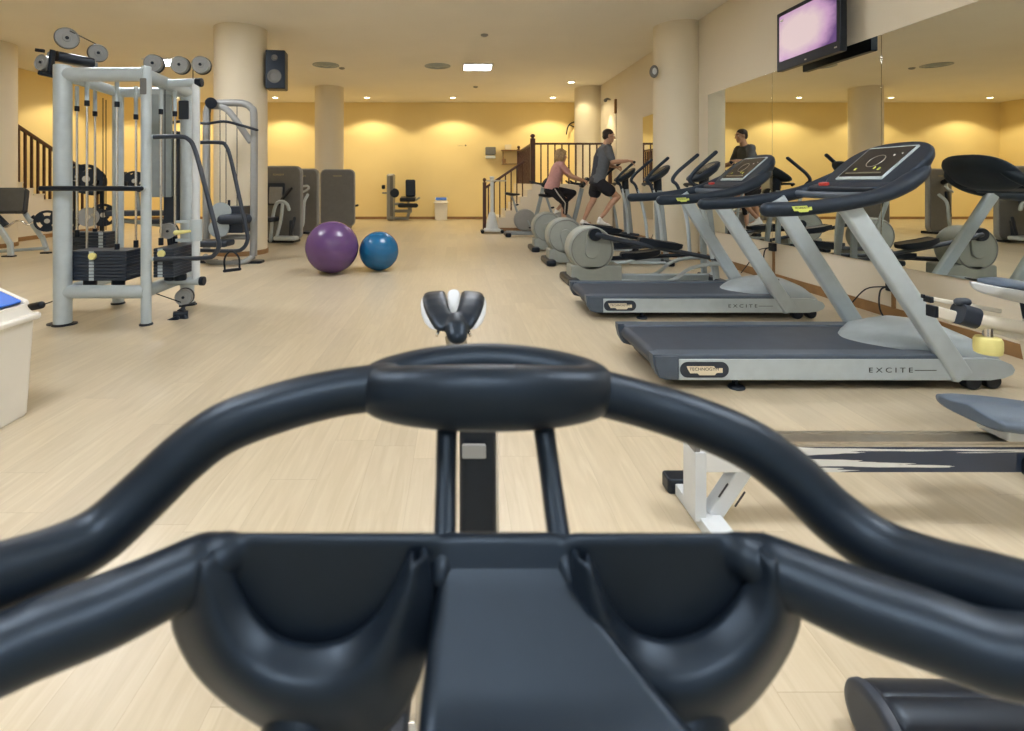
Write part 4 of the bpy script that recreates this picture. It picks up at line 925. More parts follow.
# speakers
sp = thing('loudspeaker', 'black loudspeaker hung high beside the thick left pillar', 'loudspeaker', (-3.2, 9.15, 3.0))
B().slab(AX((-3.16, 9.12, 3.20), (1, .12, 0), (0, 0, 1)), .33, .67, .26, r=.02, e=.012).build('cabinet', M_BLKPL, sp, world=True)
for z, r in ((3.08, .12), (3.40, .055)):
    M = AX((-3.155, 8.983, z), (1, .12, 0), (0, 0, 1)); B().lathe([(r, -.004), (r * .95, .008), (r * .8, .006), (r * .35, -.012), (.002, -.004)], M, 28).build('cone', M_TAUPE, sp, world=True)
B().bar((-3.365, 9.15, 3.3), (-3.30, 9.13, 3.3), .05, .05).build('bracket', M_BLKPL, sp, world=True)
wl = thing('wall_speaker', 'small round grey speaker on the edge of the right pillar', 'wall speaker', P(654, 71.5, 8.75))
Mw = AX(P(654, 71.5, 8.72), (1, 0, 0), (0, 0, 1))
B().lathe([(.002, -.10), (.05, -.10), (.075, -.04), (.085, .0), (.08, .02), (.065, .028)], Mw @ Matrix.Diagonal((.85, 1.3, 1, 1)), 24).build('housing', M_TAUPE, wl, world=True)
B().lathe([(.066, .018), (.04, .03), (.002, .034)], Mw @ Matrix.Diagonal((.85, 1.3, 1, 1)), 24).build('grille', M_WHITE, wl, world=True)
# ------------------------------------------------------------------ far wall bits
tw = thing('towel_dispenser', 'grey and white paper towel dispenser on the far wall left of the landing', 'dispenser', P(490.5, 152, YF))
q = P(497, 152, YF - .10)
B().slab(AX(P(490.5, 151, YF - .10), (1, 0, 0), (0, 0, 1)), .34, .26, .2, r=.03, e=.02).build('cover', M_TAUPE, tw, world=True)
B().slab(AX(P(490.5, 157.2, YF - .105), (1, 0, 0), (0, 0, 1)), .33, .10, .21, r=.03, e=.02).build('tray', M_WHITE, tw, world=True)
shf = thing('wall_shelf', 'two-tier brown wall shelf on the far wall beside the landing', 'shelf', P(512, 157, YF))
a = P(511, 150.5, YF - .14); B().box(a, (.64, .26, .03)).build('board', M_SKIRT, shf, world=True)
a = P(511, 164, YF - .10); B().box(a, (.62, .18, .03)).build('board', M_SKIRT, shf, world=True)
for px in (503, 519):
    a, c = P(px, 151.3, YF - .05), P(px, 163.5, YF - .05); B().bar(a, c, .03, .06).bar(P(px, 152, YF - .24), P(px + .5, 160, YF - .03), .02, .02).build('bracket', M_SKIRT, shf, world=True)
bx = B().slab(AX(P(508, 147.2, YF - .13), (1, 0, 0), (0, 0, 1)), .20, .17, .16, r=.01, e=.006).build('carton', M_BADGE, loc=P(508, 150, YF - .13)); tag(bx, 'small cream box on the upper wall shelf by the landing', 'box')
bx = B().slab(AX(P(504, 161, YF - .10), (1, 0, 0), (0, 0, 1)), .12, .13, .12, r=.01, e=.006).build('carton', M_SKIRT, loc=P(504, 163.5, YF - .10)); tag(bx, 'small brown box on the lower wall shelf by the landing', 'box')
sg = thing('exit_arrow_sign', 'tiny lettering with a dark arrow on the yellow far wall', 'sign', P(462, 145.5, YF))
B().slab(AX(P(462, 145.5, YF - .006), (1, 0, 0), (0, 0, 1)), .36, .12, .006, r=.01).build('plate', M_YELLOW, sg, world=True)
lettering('Salida', .085, M_INKY, sg, AX(P(460.5, 145.5, YF - .0105), (1, 0, 0), (0, 0, 1)).copy(), .21)
for o in sg.children:
    if o.name.startswith('lettering'): o.location = -sg.location
B().prism([(-.03, -.036), (.035, 0), (-.03, .036)], AX(P(465.8, 145.4, YF - .0105), (1, 0, 0), (0, 0, 1)), .003).build('arrow', M_INK, sg, world=True)
wb = thing('wall_lamp_arm', 'small curved black arm on the far wall left of the column over the landing', 'wall bracket', P(570, 128, YF))
B().tube([P(566.5, 134, YF - .12), P(567.5, 128, YF - .16), P(570, 124, YF - .14), P(574, 122, YF - .02)], .022, seg=10, smooth=5, rnd=True).tube([P(570, 125, YF - .13), P(574, 127, YF - .05)], .018, rnd=True).build('arm', M_BLKPL, wb, world=True)
cn = thing('wall_conduit', 'thin dark conduit with a small box, high on the right wall behind the man', 'conduit', (XR, 13.05, 2.2))
B().box((XR - .008, 13.05, 2.2), (.016, .02, 2.0)).build('pipe', M_CREAM, cn, world=True)
B().slab(AX((XR - .025, 13.05, 3.15), (0, 1, 0), (0, 0, 1)), .09, .36, .05, r=.015, e=.008).build('box', M_SKIRT, cn, world=True)
dl = thing('wall_spotlight', 'small wall spotlight washing the right wall above the landing', 'spotlight', (XR - .12, 13.55, 3.42))
B().tube([(XR - .005, 13.55, 3.40), (XR - .08, 13.55, 3.42), (XR - .13, 13.55, 3.38)], [.02, .03, .05], seg=14, rnd=True).build('housing', M_TAUPE, dl, world=True)
l = bpy.data.lights.new('spotlight_beam', 'SPOT'); l.energy = 50; l.color = (1.0, .82, .48); l.spot_size = math.radians(95); l.spot_blend = .5; l.shadow_soft_size = .05
o = bpy.data.objects.new('spotlight_beam', l); C.objects.link(o); o.parent = dl; o.location = (-.10, 0, -.10); o.rotation_euler = (0, math.radians(12), 0)
# power boxes on the right wall
def socket(y, z, label, down):
    t = thing('wall_socket', label, 'socket', (XR, y, z))
    B().slab(AX((XR - .025, y, z), (0, 1, 0), (0, 0, 1)), .10, .10, .05, r=.01, e=.006).build('cover', M_BLKPL, t, world=True)
    B().box((XR - .012, y, (z + .1) / 2 - .02), (.022, .03, z - .12), e=.003).build('conduit', M_SKIRT, t, world=True)
    B().tube([(XR - .05, y, z), (XR - .10, y + .04, z - .05), (XR - .12, y + .02, z - .22), (XR - .06, y - .02, z - .36)], .007, seg=8, smooth=5).build('lead', M_BLKPL, t, world=True)
    B().tube([(XR - .05, y + .03, z - .01), (XR - .07, y + .25, z - .08), (XR - .10, y + .42, z - .28), (XR - .12, y + .55, z - .42)], .006, seg=8, smooth=5).build('cable', M_BLKPL, t, world=True)
socket(6.55, .43, 'black wall socket with hanging leads, below the mirror near the treadmills', 1)
socket(10.0, .42, 'black wall socket with a thin lead, low on the right wall behind the trainers', 1)
socket(4.75, .30, 'black wall socket low behind the nearest treadmill', 1)
# stadiometer / scale
sc = thing('weighing_scale', 'white upright weighing scale on black feet by the bottom of the stairs', 'scale', (.86, 12.75, 0))
def s_(n, b, m): return b.build(n, m, sc, world=True)
s_('base', B().slab(Matrix.Translation((.86, 12.75, .075)), .40, .34, .07, r=.04, e=.02), M_WHITE)
for x in (.62, 1.10): s_('foot', B().tube([(x, 12.62, .045), (x, 12.86, .045)], .045, rnd=True), M_BLKPL)
s_('cross_bar', B().box((.86, 12.70, .06), (.5, .06, .05), e=.01), M_WHITE)
s_('pedestal', B().lathe([(.15, .10), (.14, .2), (.11, .36), (.07, .50), (.002, .52)], Matrix.Translation((.86, 12.78, 0)), 20), M_WHITE)
s_('column', B().slab(AX((.86, 12.78, .85), (1, 0, 0), (0, 1, 0)), .085, .06, 1.0, r=.02, e=.01), M_WHITE)
s_('beam', B().box((.96, 12.76, 1.28), (.5, .03, .035), e=.006), M_STEEL)
s_('column_cap', B().box((.86, 12.78, 1.36), (.11, .07, .05), e=.01), M_WHITE)

# ------------------------------------------------------------------ rowing machine (right foreground)
rw = thing('rowing_machine', 'rowing machine with a dark rail and slate sliding seat, at the lower right', 'rowing machine', (.9, 1.9, 0))
def r_(n, b, m, parent=None, **k): return b.build(n, m, parent or rw, world=True, **k)
def railmat():
    m = mk('rail_graphic', (0.026, 0.042, 0.078), 0.35, var=.08, scale=10); nt = m.node_tree; b = nt.nodes['Principled BSDF']
    tc = nt.nodes.new('ShaderNodeTexCoord'); mp = nt.nodes.new('ShaderNodeMapping'); mp.inputs['Scale'].default_value = (.8, .01, 30); mp.inputs['Rotation'].default_value = (0, .05, 0)
    nz = nt.nodes.new('ShaderNodeTexNoise'); nz.inputs['Scale'].default_value = 1.6; nz.inputs['Detail'].default_value = 3
    nt.links.new(tc.outputs['Object'], mp.inputs[0]); nt.links.new(mp.outputs[0], nz.inputs[0])
    sx = nt.nodes.new('ShaderNodeSeparateXYZ'); nt.links.new(tc.outputs['Object'], sx.inputs[0])
    fd = nt.nodes.new('ShaderNodeMapRange'); fd.inputs['From Min'].default_value = -.05; fd.inputs['From Max'].default_value = 1.15; fd.inputs['To Min'].default_value = .68; fd.inputs['To Max'].default_value = .36
    nt.links.new(sx.outputs[0], fd.inputs['Value'])
    lt_ = nt.nodes.new('ShaderNodeMath'); lt_.operation = 'LESS_THAN'; nt.links.new(nz.outputs['Fac'], lt_.inputs[0]); nt.links.new(fd.outputs[0], lt_.inputs[1])
    mx = nt.nodes.new('ShaderNodeMix'); mx.data_type = 'RGBA'; nt.links.new(lt_.outputs[0], mx.inputs[0])
    old = b.inputs['Base Color'].links[0].from_socket; nt.links.new(old, mx.inputs[6]); mx.inputs[7].default_value = (.68, .70, .70, 1)
    nt.links.new(mx.outputs[2], b.inputs['Base Color']); return m
M_RG = railmat()
ry0, ry1 = 1.87, 1.965
r_('rail', B().slab(AX((1.83, (ry0 + ry1) / 2, .25), (1, 0, 0), (0, 1, 0)), 1.92, ry1 - ry0, .09, r=.004, e=.003), M_RG)
r_('rail_top', B().slab(AX((1.83, (ry0 + ry1) / 2, .300), (1, 0, 0), (0, 1, 0)), 1.92, ry1 - ry0 - .004, .012, r=.004, e=.003).box((1.83, ry0 + .012, .309), (1.92, .012, .008), e=.001).box((1.83, ry1 - .012, .309), (1.92, .012, .008), e=.001), M_STEEL)
r_('rail_end', B().box((.865, (ry0 + ry1) / 2, .27), (.02, .10, .09), e=.004), M_TAUPE)
# rear leg: upright channel, raking strut, floor beam and cap
r_('rear_leg', B().slab(AX((.875, 1.915, .155), (1, 0, 0), (0, 0, 1)), .042, .25, .10, r=.006, e=.004), M_WHITE)
r_('strut', B().bar((.935, 1.91, .035), (1.055, 1.91, .215), .055, .055, r=.006), M_WHITE)
r_('strut_slot', B().bar((.935 + .035 - .024, 1.88, .11), (.985 - .005, 1.88, .16), .007, .004, r=.001).bar((1.005, 1.881, .075), (1.042, 1.881, .13), .007, .004, r=.001), M_INK)
r_('floor_beam', B().slab(AX((.915, 1.885, .022), (1, 0, 0), (0, 1, 0)), .085, .40, .044, r=.006, e=.004), M_WHITE)
r_('beam_cap', B().slab(AX((.900, 2.115, .030), (1, 0, 0), (0, 1, 0)), .11, .075, .06, r=.014, e=.008), M_BLKPL)
r_('beam_cap', B().slab(AX((.915, 1.665, .030), (1, 0, 0), (0, 1, 0)), .10, .06, .06, r=.014, e=.008), M_BLKPL)
# seat
b = B(); rg = []
for x, hw, z, th in ((1.888, .110, .402, .044), (1.893, .132, .402, .058), (1.95, .145, .398, .060), (2.05, .150, .392, .05), (2.15, .145, .385, .045), (2.21, .12, .388, .04), (2.225, .09, .388, .024)):
    r = []
    for k in range(28):
        a = 2 * PI * k / 28; sx_ = math.copysign(abs(math.cos(a)) ** .55, math.cos(a)); sz = math.copysign(abs(math.sin(a)) ** .8, math.sin(a))
        y = hw * sx_; dish = -.014 * math.exp(-((abs(y) - .07) / .04) ** 2) if sz > 0 else 0
        r.append(Vector((x, 1.925 + y, z + th / 2 * sz + dish)))
    rg.append(r)
b.rings(rg); r_('seat', b, M_SEATBL, ang=70)
r_('seat_carriage', B().slab(AX((2.07, 1.917, .340), (1, 0, 0), (0, 1, 0)), .20, .12, .04, r=.01, e=.006), M_WHITE)
for x in (2.01, 2.13): r_('roller', B().cyl((x, 1.885, .322), (x, 1.95, .322), .013, seg=16), M_BLKPL)
r_('rail_stop', B().slab(AX((2.10, 1.862, .228), (1, 0, 0), (0, 0, 1)), .14, .07, .02, r=.02), M_BLKPL)
# flywheel end, beyond the frame
r_('flywheel_cage', B().cyl((2.95, 1.80, .42), (2.95, 2.02, .42), .28, seg=40, e=.03), M_BLKPL)
r_('front_leg', B().bar((2.74, 1.915, .30), (2.92, 1.915, .03), .06, .08).slab(AX((2.95, 1.915, .022), (1, 0, 0), (0, 1, 0)), .08, .46, .044, r=.006, e=.004), M_WHITE)
r_('footrest', B().slab(AX((2.45, 1.70, .38), (0, 1, 0), (.7, 0, .7)), .12, .32, .03, r=.05, e=.01).slab(AX((2.45, 2.13, .38), (0, 1, 0), (.7, 0, .7)), .12, .32, .03, r=.05, e=.01).bar((2.5, 1.68, .34), (2.5, 2.15, .34), .04, .04), M_BLKPL)
r_('monitor_arm', B().bar((2.85, 1.915, .6), (2.70, 1.915, 1.0), .04, .05), M_BLKPL)

# ------------------------------------------------------------------ second studio bike (right edge)
sb = thing('studio_bike', 'ivory studio bike at the right edge, with a blue and white saddle and yellow knob', 'exercise bike', (2.2, 2.45, 0))
def k_(n, b, m, parent=None, **k): return b.build(n, m, parent or sb, world=True, **k)
yb = 2.45
def bx_(px, py, dy=0): 
    v = P(px + 12 - max(0, (px - 1000) * .1), py - 4, yb); v.y += dy; return v
k_('slide_tube', B().bar(bx_(947, 322), bx_(1062, 338), .062, .055, r=.024, up=Vector((0, 1, 0))), M_IVORY)
k_('slide_rail', B().bar(bx_(925, 316, .02), bx_(1062, 352, .02), .055, .04, r=.01), M_IVORY)
k_('slide_rail', B().bar(bx_(927, 305, .06), bx_(1000, 318, .06), .02, .03, r=.006), M_IVORY)
k_('rail_stop', B().box(bx_(924, 316, .02), (.02, .05, .055)).box(bx_(928, 306, .06), (.02, .04, .03)).box(bx_(922.5, 303, .06), (.01, .02, .02)), M_BLKPL)
gr_ = k_('end_grip', B().bar(bx_(945, 317), bx_(962, 322), .10, .08, r=.03, up=Vector((0, 1, 0))).tube([bx_(947, 306), bx_(954, 306)], .02, rnd=True), M_NAVY)
k_('adjuster_knob', B().lathe([(.002, -.045), (.044, -.045), (.05, -.04), (.053, -.02), (.052, .02), (.046, .032), (.002, .036)], Matrix.Translation(bx_(976, 348)), 24), M_YELLOWP)
k_('knob_stem', B().cyl(bx_(976, 342), bx_(976, 330), .02), M_CHROME)
k_('bolt', B().cyl(bx_(1018, 327, -.06), bx_(1018, 327, .0), .035, seg=20, e=.008), M_CHROME)
k_('seat_post', B().bar(bx_(1022, 335), bx_(1052, 470), .085, .07, r=.02), M_IVORY)
b = B(); rg = []
for px, hw, py, th in ((973, .06, 288, .055), (975, .085, 287, .09), (990, .105, 289, .115), (1012, .115, 294, .11), (1040, .09, 302, .10), (1070, .05, 309, .08), (1100, .03, 313, .06), (1112, .015, 314, .03)):
    c = bx_(px, py); rg.append([c + Vector((0, hw * math.copysign(abs(math.cos(a)) ** .8, math.cos(a)), -.008 + th / 2 * (math.sin(a) if math.sin(a) < 0 else .0))) for a in [2 * PI * k / 24 for k in range(24)]])
b.rings(rg); k_('saddle_shell', b, M_WHITE, ang=70)
b = B(); rg = []
for px, hw, py, th in ((978, .06, 285, .01), (982, .080, 284, .035), (995, .098, 285, .05), (1014, .105, 289, .055), (1040, .08, 297, .05), (1070, .042, 305, .04), (1098, .022, 310, .03), (1106, .01, 311, .01)):
    c = bx_(px, py); rg.append([c + Vector((0, hw * math.cos(a), -.012 + th / 2 * math.sin(a))) for a in [2 * PI * k / 24 for k in range(24)]])
b.rings(rg); k_('saddle_pad', b, M_SEATBL, ang=70)
k_('saddle_clamp', B().bar(bx_(1020, 305), bx_(1026, 332), .06, .05), M_BLKPL)
k_('frame', B().bar(bx_(1046, 445), bx_(1075, 560), .10, .09, r=.03).bar((2.95, yb, .35), (3.75, yb, .70), .10, .08, r=.03).bar((3.1, yb, .32), (2.95, yb, .06), .09, .07, r=.03).bar((3.72, yb, .70), (3.62, yb, 1.02), .07, .07, r=.02).bar((3.72, yb, .7), (3.78, yb, .08), .08, .06, r=.02), M_IVORY)
k_('flywheel', B().cyl((3.60, yb - .03, .34), (3.60, yb + .03, .34), .235, seg=48, e=.008), M_STEEL)
for x in (2.95, 3.74): k_('floor_foot', B().tube([(x, yb - .26, .04), (x, yb + .26, .04)], .04, rnd=True), M_BLKPL)
k_('handlebar', B().tube([(3.45, yb - .2, 1.08), (3.62, yb - .2, 1.05), (3.66, yb, 1.03), (3.62, yb + .2, 1.05), (3.45, yb + .2, 1.08)], .02, smooth=5, rnd=True), M_BLACK)
k_('crank', B().cyl((3.1, yb - .1, .33), (3.1, yb + .1, .33), .08, seg=24).bar((3.1, yb - .11, .33), (3.2, yb - .11, .2), .03, .02).bar((3.1, yb + .11, .33), (3.0, yb + .11, .46), .03, .02), M_CHROME)
for s, x, z in ((-1, 3.2, .2), (1, 3.0, .46)): k_('pedal', B().slab(Matrix.Translation((x, yb + s * .17, z)), .10, .10, .03, r=.01, e=.006), M_BLKPL)

# ------------------------------------------------------------------ ribbed floor foot of a neighbouring machine (lower right)
ft = thing('footrest_roller', 'black ribbed foot bar with an oval end cap on the floor at the bottom right', 'foot bar', (1.2, 1.25, 0))
a0, a1 = Vector((.895, 1.125, .072)), Vector((1.70, 1.11, .072))
b = B(); n = (a1 - a0).normalized(); u, v, _ = basis(n); rg = []
def ovl(c, k, ribs=True):
    o = []
    for j in range(72):
        an = 2 * PI * j / 72; rr = k * (1 - (.045 if ribs and (j % 9) in (0,) else 0)); o.append(c + u * (.085 * rr * math.cos(an)) + v * (.070 * rr * math.sin(an)))
    return o
for t_, k in ((.025, .90), (.03, .97), (.05, 1.0), (.75, 1.0)): rg.append(ovl(a0 + n * t_, k))
b.rings(rg); b.build('sleeve', M_BLKPL, ft, world=True)
b = B(); b.rings([ovl(a0 + n * t_, k, False) for t_, k in ((-.004, .7), (0, .93), (.006, 1.0), (.018, 1.02), (.022, .9))]); b.build('end_cap', M_NAVY, ft, world=True)
b = B(); b.rings([ovl(a0 + n * t_, k, False) for t_, k in ((.30, 1.0), (.31, 1.03), (.33, 1.03), (.34, 1.0))]); b.build('clamp_ring', M_BLKPL, ft, world=True)
# ------------------------------------------------------------------ the studio bike in the foreground
ob = thing('studio_bike', 'black studio bike in the foreground, its ring handlebar and bottle holders filling the frame', 'exercise bike', (0.02, 0.95, 0))
def o_(n, b, m, parent=None, **k): return b.build(n, m, parent or ob, world=True, **k)
# ring in the middle of the handlebar
b = B(); cen = P(486, 384, .602); N = 112; rg = []
for i in range(N):
    a = 2 * PI * i / N; cx, cy = math.cos(a), math.sin(a)
    c = cen + Vector((.1225 * cx, .038 * cy, -.004 * cx * cx + (.004 if cy > 0 else 0) * cy))
    d = Vector((cx / .1225, cy / .038, 0)).normalized()
    rv = .0345 - .007 * cx * cx - (.004 * cy if cy > 0 else 0); rh = .0265 - .004 * max(cy, 0)
    rg.append([c + d * (rh * math.copysign(abs(math.cos(q)) ** .9, math.cos(q))) + Vector((0, 0, rv * math.copysign(abs(math.sin(q)) ** .9, math.sin(q)))) for q in [2 * PI * j / 32 for j in range(32)]])
b.rings(rg, closed_path=True); o_('ring_handle', b, M_BLACK, ang=180)
# outer bars
end_r, end_l = P(1150, 660, .37), P(-170, 650, .37)
rr = .0268
o_('handlebar', B().tube([P(585, 389, .598), P(640, 403, .590), P(693, 420, .575), P(748, 444, .557), P(791, 475, .54), P(832, 514, .52), P(878, 547, .495), P(935, 571, .465), P(1024, 597, .425), P(1090, 625, .395), end_r], [.0255, .0255, .0262, rr, rr, rr, rr, .0272, .0275, .0275, .027], seg=28, smooth=8, rnd=True), M_BLACK, ang=180)
o_('handlebar', B().tube([P(388, 386, .598), P(335, 393, .590), P(283, 406, .575), P(226, 427, .557), P(184, 457, .54), P(142, 497, .52), P(98, 536, .495), P(45, 562, .465), P(-40, 590, .425), P(-110, 618, .395), end_l], [.0255, .0255, .0262, rr, rr, rr, rr, .0272, .0275, .0275, .027], seg=28, smooth=8, rnd=True), M_BLACK, ang=180)
# one moulded tray: two back walls, the bridge between them and the lower bars running out to the ends of the outer bars
def panel_q(b, px0, px1, py0, py1, Y0, Y1, t=.012):
    a, b2 = P(px0, py0, Y0), P(px1, py0, Y0); d0, d1 = P(px0, py1, Y1), P(px1, py1, Y1)
    M = AX((a + b2 + d0 + d1) / 4, b2 - a, a - d0)
    return b.slab(M, (b2 - a).length, (a - d0).length, t, r=.012, e=.004)
b = B()
panel_q(b, 206, 445, 533, 655, .478, .464); panel_q(b, 563, 761, 533, 655, .478, .464); panel_q(b, 440, 567, 532, 600, .485, .460, .018)
b.tube([P(744, 556, .474), P(766, 566, .470), P(851, 602, .440), P(928, 629, .415), P(1010, 655, .392), end_r], [.021, .0285, .031, .031, .030, .028], seg=28, smooth=8, rnd=True, flat=.9)
b.tube([P(223, 556, .474), P(201, 566, .470), P(120, 605, .440), P(45, 634, .415), P(-35, 662, .392), end_l], [.021, .0285, .031, .031, .030, .028], seg=28, smooth=8, rnd=True, flat=.9)
soft(o_('tray', b, M_BLACK, ang=180), .0038, 6)
# bottle holders: bowls open at the back, with a U notch in the front wall
def resample(pts, n):
    pts, _ = catmull(pts, [0] * len(pts), 10)
    L = [0]
    for a, b in zip(pts, pts[1:]): L.append(L[-1] + (b - a).length)
    out = []; j = 0
    for i in range(n):
        d = L[-1] * i / (n - 1)
        while j < len(L) - 2 and L[j + 1] < d: j += 1
        f = (d - L[j]) / max(L[j + 1] - L[j], 1e-9); out.append(pts[j].lerp(pts[j + 1], min(1, f)))
    return out
def holder(I, O):
    n = 72; A = resample([P(*q) for q in I], n); Z = resample([P(*q) for q in O], n); rows = []
    for i in range(n):
        a, z = A[i], Z[i]; k = min(1, (z - a).length / .035)
        row = [a + V3_(0, .016, -.008), a + V3_(0, .010, -.001), a + V3_(0, .004, .001)]
        for q in range(13):
            s_ = q / 12; y = -.020 * math.sin(PI * s_ ** .55) * (.45 + .55 * k)
            row.append(a.lerp(z, s_) + V3_(0, y, 0))
        row += [z + V3_(0, .008, 0), z + V3_(0, .03, 0)]
        rows.append(row)
    def capped(r):
        m = (A_(r)); up = V3_(0, 0, .0065)
        return [m + (p - m) * .45 + up for p in r], [m + (p - m) * .85 + up * .6 for p in r]
    def A_(r): return sum(r, V3_(0, 0, 0)) / len(r)
    a1, a2 = capped(rows[0]); z1, z2 = capped(rows[-1])
    return B().sheet([a1, a2] + rows + [z2, z1])
def V3_(*a): return Vector(a)
LI = [(219, 557, .460), (229, 574, .458), (244, 610, .452), (270, 640, .446), (306, 652, .443), (344, 645, .445), (375, 620, .449), (393, 590, .453), (403, 570, .456), (408, 561, .457)]
LO = [(193, 558, .466), (184, 572, .465), (177, 594, .462), (171, 624, .456), (187, 663, .448), (214, 695, .440), (257, 726, .432), (310, 752, .428), (365, 745, .430), (405, 712, .436), (428, 650, .448), (434, 596, .457), (429, 562, .462)]
RI = [(592, 564, .458), (598, 576, .457), (614, 612, .452), (637, 638, .446), (674, 648, .443), (714, 634, .446), (741, 605, .452), (751, 578, .458), (756, 556, .460)]
RO = [(572, 562, .462), (570, 600, .457), (580, 655, .448), (608, 712, .436), (650, 745, .430), (690, 748, .428), (742, 716, .436), (779, 672, .446), (800, 627, .456), (797, 596, .462), (789, 570, .466), (782, 554, .466)]
def solid(o, t=.004):
    m = o.modifiers.new('shell', 'SOLIDIFY'); m.thickness = t; m.offset = -1
    return o
for I, O, bx0 in ((LI, LO, 306), (RI, RO, 684)):
    bh = solid(o_('bottle_holder', holder(I, O), M_BLACK, ang=180))
    o_('holder_boss', B().tube([P(bx0, 716, .446), P(bx0 - 3, 755, .436), P(bx0 - 4, 810, .428)], [.036, .037, .036], seg=24, smooth=4, rnd=True), M_BLACK, ang=180)
# stem struts from ring to console
def sbar(p, r): return B().tube(p, r, seg=20, smooth=8, rnd=True)
o_('strut', sbar([P(449, 402, .585), P(447, 430, .572), P(446, 480, .535), P(445, 530, .497), P(443, 562, .474), P(441, 576, .466)], [.014, .0115, .0108, .0108, .0112, .010]), M_BLACK, ang=180)
o_('strut', sbar([P(540, 402, .585), P(544, 430, .572), P(551, 480, .535), P(558, 530, .497), P(564, 562, .474), P(567, 576, .466)], [.014, .0115, .0108, .0108, .0112, .010]), M_BLACK, ang=180)
# console: a broad trapezoid face coming toward the viewer
b = B(); rows = []
for (xl, xr, py, Y, th) in ((440, 570, 566, .4655, .006), (438, 572, 572, .462, .02), (434, 582, 590, .452, .034), (427, 622, 640, .424, .04), (421, 662, 690, .399, .042), (418, 690, 722, .384, .042), (417, 706, 738, .374, .040), (416, 740, 790, .345, .03), (416, 742, 800, .342, .006)):
    a, c = P(xl, py, Y), P(xr, py, Y); w = (c - a); r = min(.014, th * .45)
    dn = Vector((0, .55, -.83)); 
    ring = []
    for k in range(7):
        q = PI / 2 * k / 6; ring.append(a + Vector((1, 0, 0)) * (r - r * math.cos(q) ) + dn * (r - r * math.sin(q)))
    for k in range(7):
        q = PI / 2 * (1 - k / 6); ring.append(c - Vector((1, 0, 0)) * (r - r * math.cos(q)) + dn * (r - r * math.sin(q)))
    ring += [c + dn * th, a + dn * th]
    rows.append(ring)
b.rings(rows); o_('console', b, M_BLACK, ang=60)
# saddle beyond
def saddle_rows(inset, dz, kk=1.0):
    return
sz = ob
b = B(); rg = []
def SP(px, py, Y): return P(px, py, Y)
# nose body
pad = B(); pad.tube([P(457, 335, 1.21), P(456.5, 328, 1.23), P(455.5, 320, 1.262)], [.025, .029, .024], seg=24, smooth=4, rnd=True, flat=.7)
for s in (-1, 1):
    b = B(); rg = []
    def C2(f): return 453.5 + s * f
    rows = [((-1, 15), 328.5, 1.225, .012), ((-1, 20), 325, 1.24, .022), ((0, 24), 318, 1.265, .027), ((3.6, 28), 310, 1.30, .030), ((5.6, 30.5), 303, 1.335, .030), ((6.8, 31.5), 297.5, 1.37, .026), ((7.6, 30), 293.5, 1.40, .018), ((9, 27), 291.5, 1.415, .008)]
    for (x0, x1), py, Y, th in rows:
        a, c = P(C2(x0), py, Y), P(C2(x1), py + (x1 - x0) * .08, Y); m_ = (a + c) / 2; hw = (c - a) / 2
        ring = []
        for j in range(20):
            q = 2 * PI * j / 20
            ring.append(m_ + hw * math.copysign(abs(math.cos(q)) ** .7, math.cos(q)) + Vector((0, .25, .97)) * (th / 2 * math.copysign(abs(math.sin(q)) ** .8, math.sin(q))))
        rg.append(ring)
    pad.rings(rg)
    b = B(); rg = []
    for f, w_, py, Y, hh in ((18, 2, 327.5, 1.26, .006), (21.5, 4, 324, 1.275, .018), (25, 5, 318, 1.30, .03), (28, 4.5, 311, 1.33, .034), (30, 3, 304.5, 1.36, .026), (30.8, 1, 299, 1.38, .006)):
        c = P(C2(f), py, Y); rg.append([c + Vector((w_ / F * Y * math.cos(q), .010 * math.sin(q), hh / 2 * math.sin(q))) for q in [2 * PI * j / 16 for j in range(16)]])
    b.rings(rg); sh_ = o_('saddle_shell', b, M_WHITE, ang=180); sh_['label'] = 'white flank of the saddle'
    o_('saddle_bolt', B().cyl(P(C2(14.5), 334, 1.25), P(C2(17.5), 333, 1.25), .0085, seg=14, e=.002), M_CHROME)
b = B(); b.slab(AX(P(453.8, 304, 1.385), (1, 0, 0), (0, .72, .69)), .034, .085, .02, r=.015, e=.006); o_('saddle_shell', b, M_WHITE)
soft(o_('saddle_pad', pad, M_BLACK, ang=180), .0035, 7)
o_('seat_post', B().bar(P(455, 334, 1.26), Vector((.03, 1.20, .70)), .05, .05, r=.02), M_STEEL)
o_('saddle_slider', B().bar((.036, 1.04, .745), (.030, 1.26, .725), .055, .045, r=.012), M_BLKPL)
# frame seen below
o_('seat_tube', B().bar(Vector((.041, 1.06, .80)), Vector((.041, 1.02, .36)), .072, .075, r=.012), M_BLKPL)
o_('tube_edge', B().bar(Vector((.079, 1.075, .80)), Vector((.079, 1.035, .36)), .010, .06, r=.003), M_IVORY)
o_('tube_badge', B().slab(AX(P(474, 451, 1.005), (1, 0, 0), (0, .1, 1)), .046, .024, .01, r=.003), M_TAUPEL)
o_('main_frame', B().bar((.03, .60, .70), (.04, 1.05, .40), .09, .07, r=.03, up=Vector((1, 0, 0))).bar((.04, 1.02, .42), (.04, 1.50, .10), .09, .07, r=.03, up=Vector((1, 0, 0))).bar((.04, 1.02, .42), (.04, .35, .10), .08, .06, r=.03, up=Vector((1, 0, 0))), M_IVORY)
o_('head_post', B().cyl((.005, .555, .30), (.005, .515, .84), .046, seg=28), M_IVORY)
o_('post_sleeve', B().cyl((.020, .548, .30), (.020, .514, .835), .047, seg=28), M_NAVY)
o_('flywheel', B().cyl((.0, .30, .30), (.07, .30, .30), .23, seg=56, e=.01), M_STEEL)
for y in (.18, 1.52): o_('floor_foot', B().tube([(-.24, y, .04), (.32, y, .04)], .04, rnd=True), M_BLKPL)
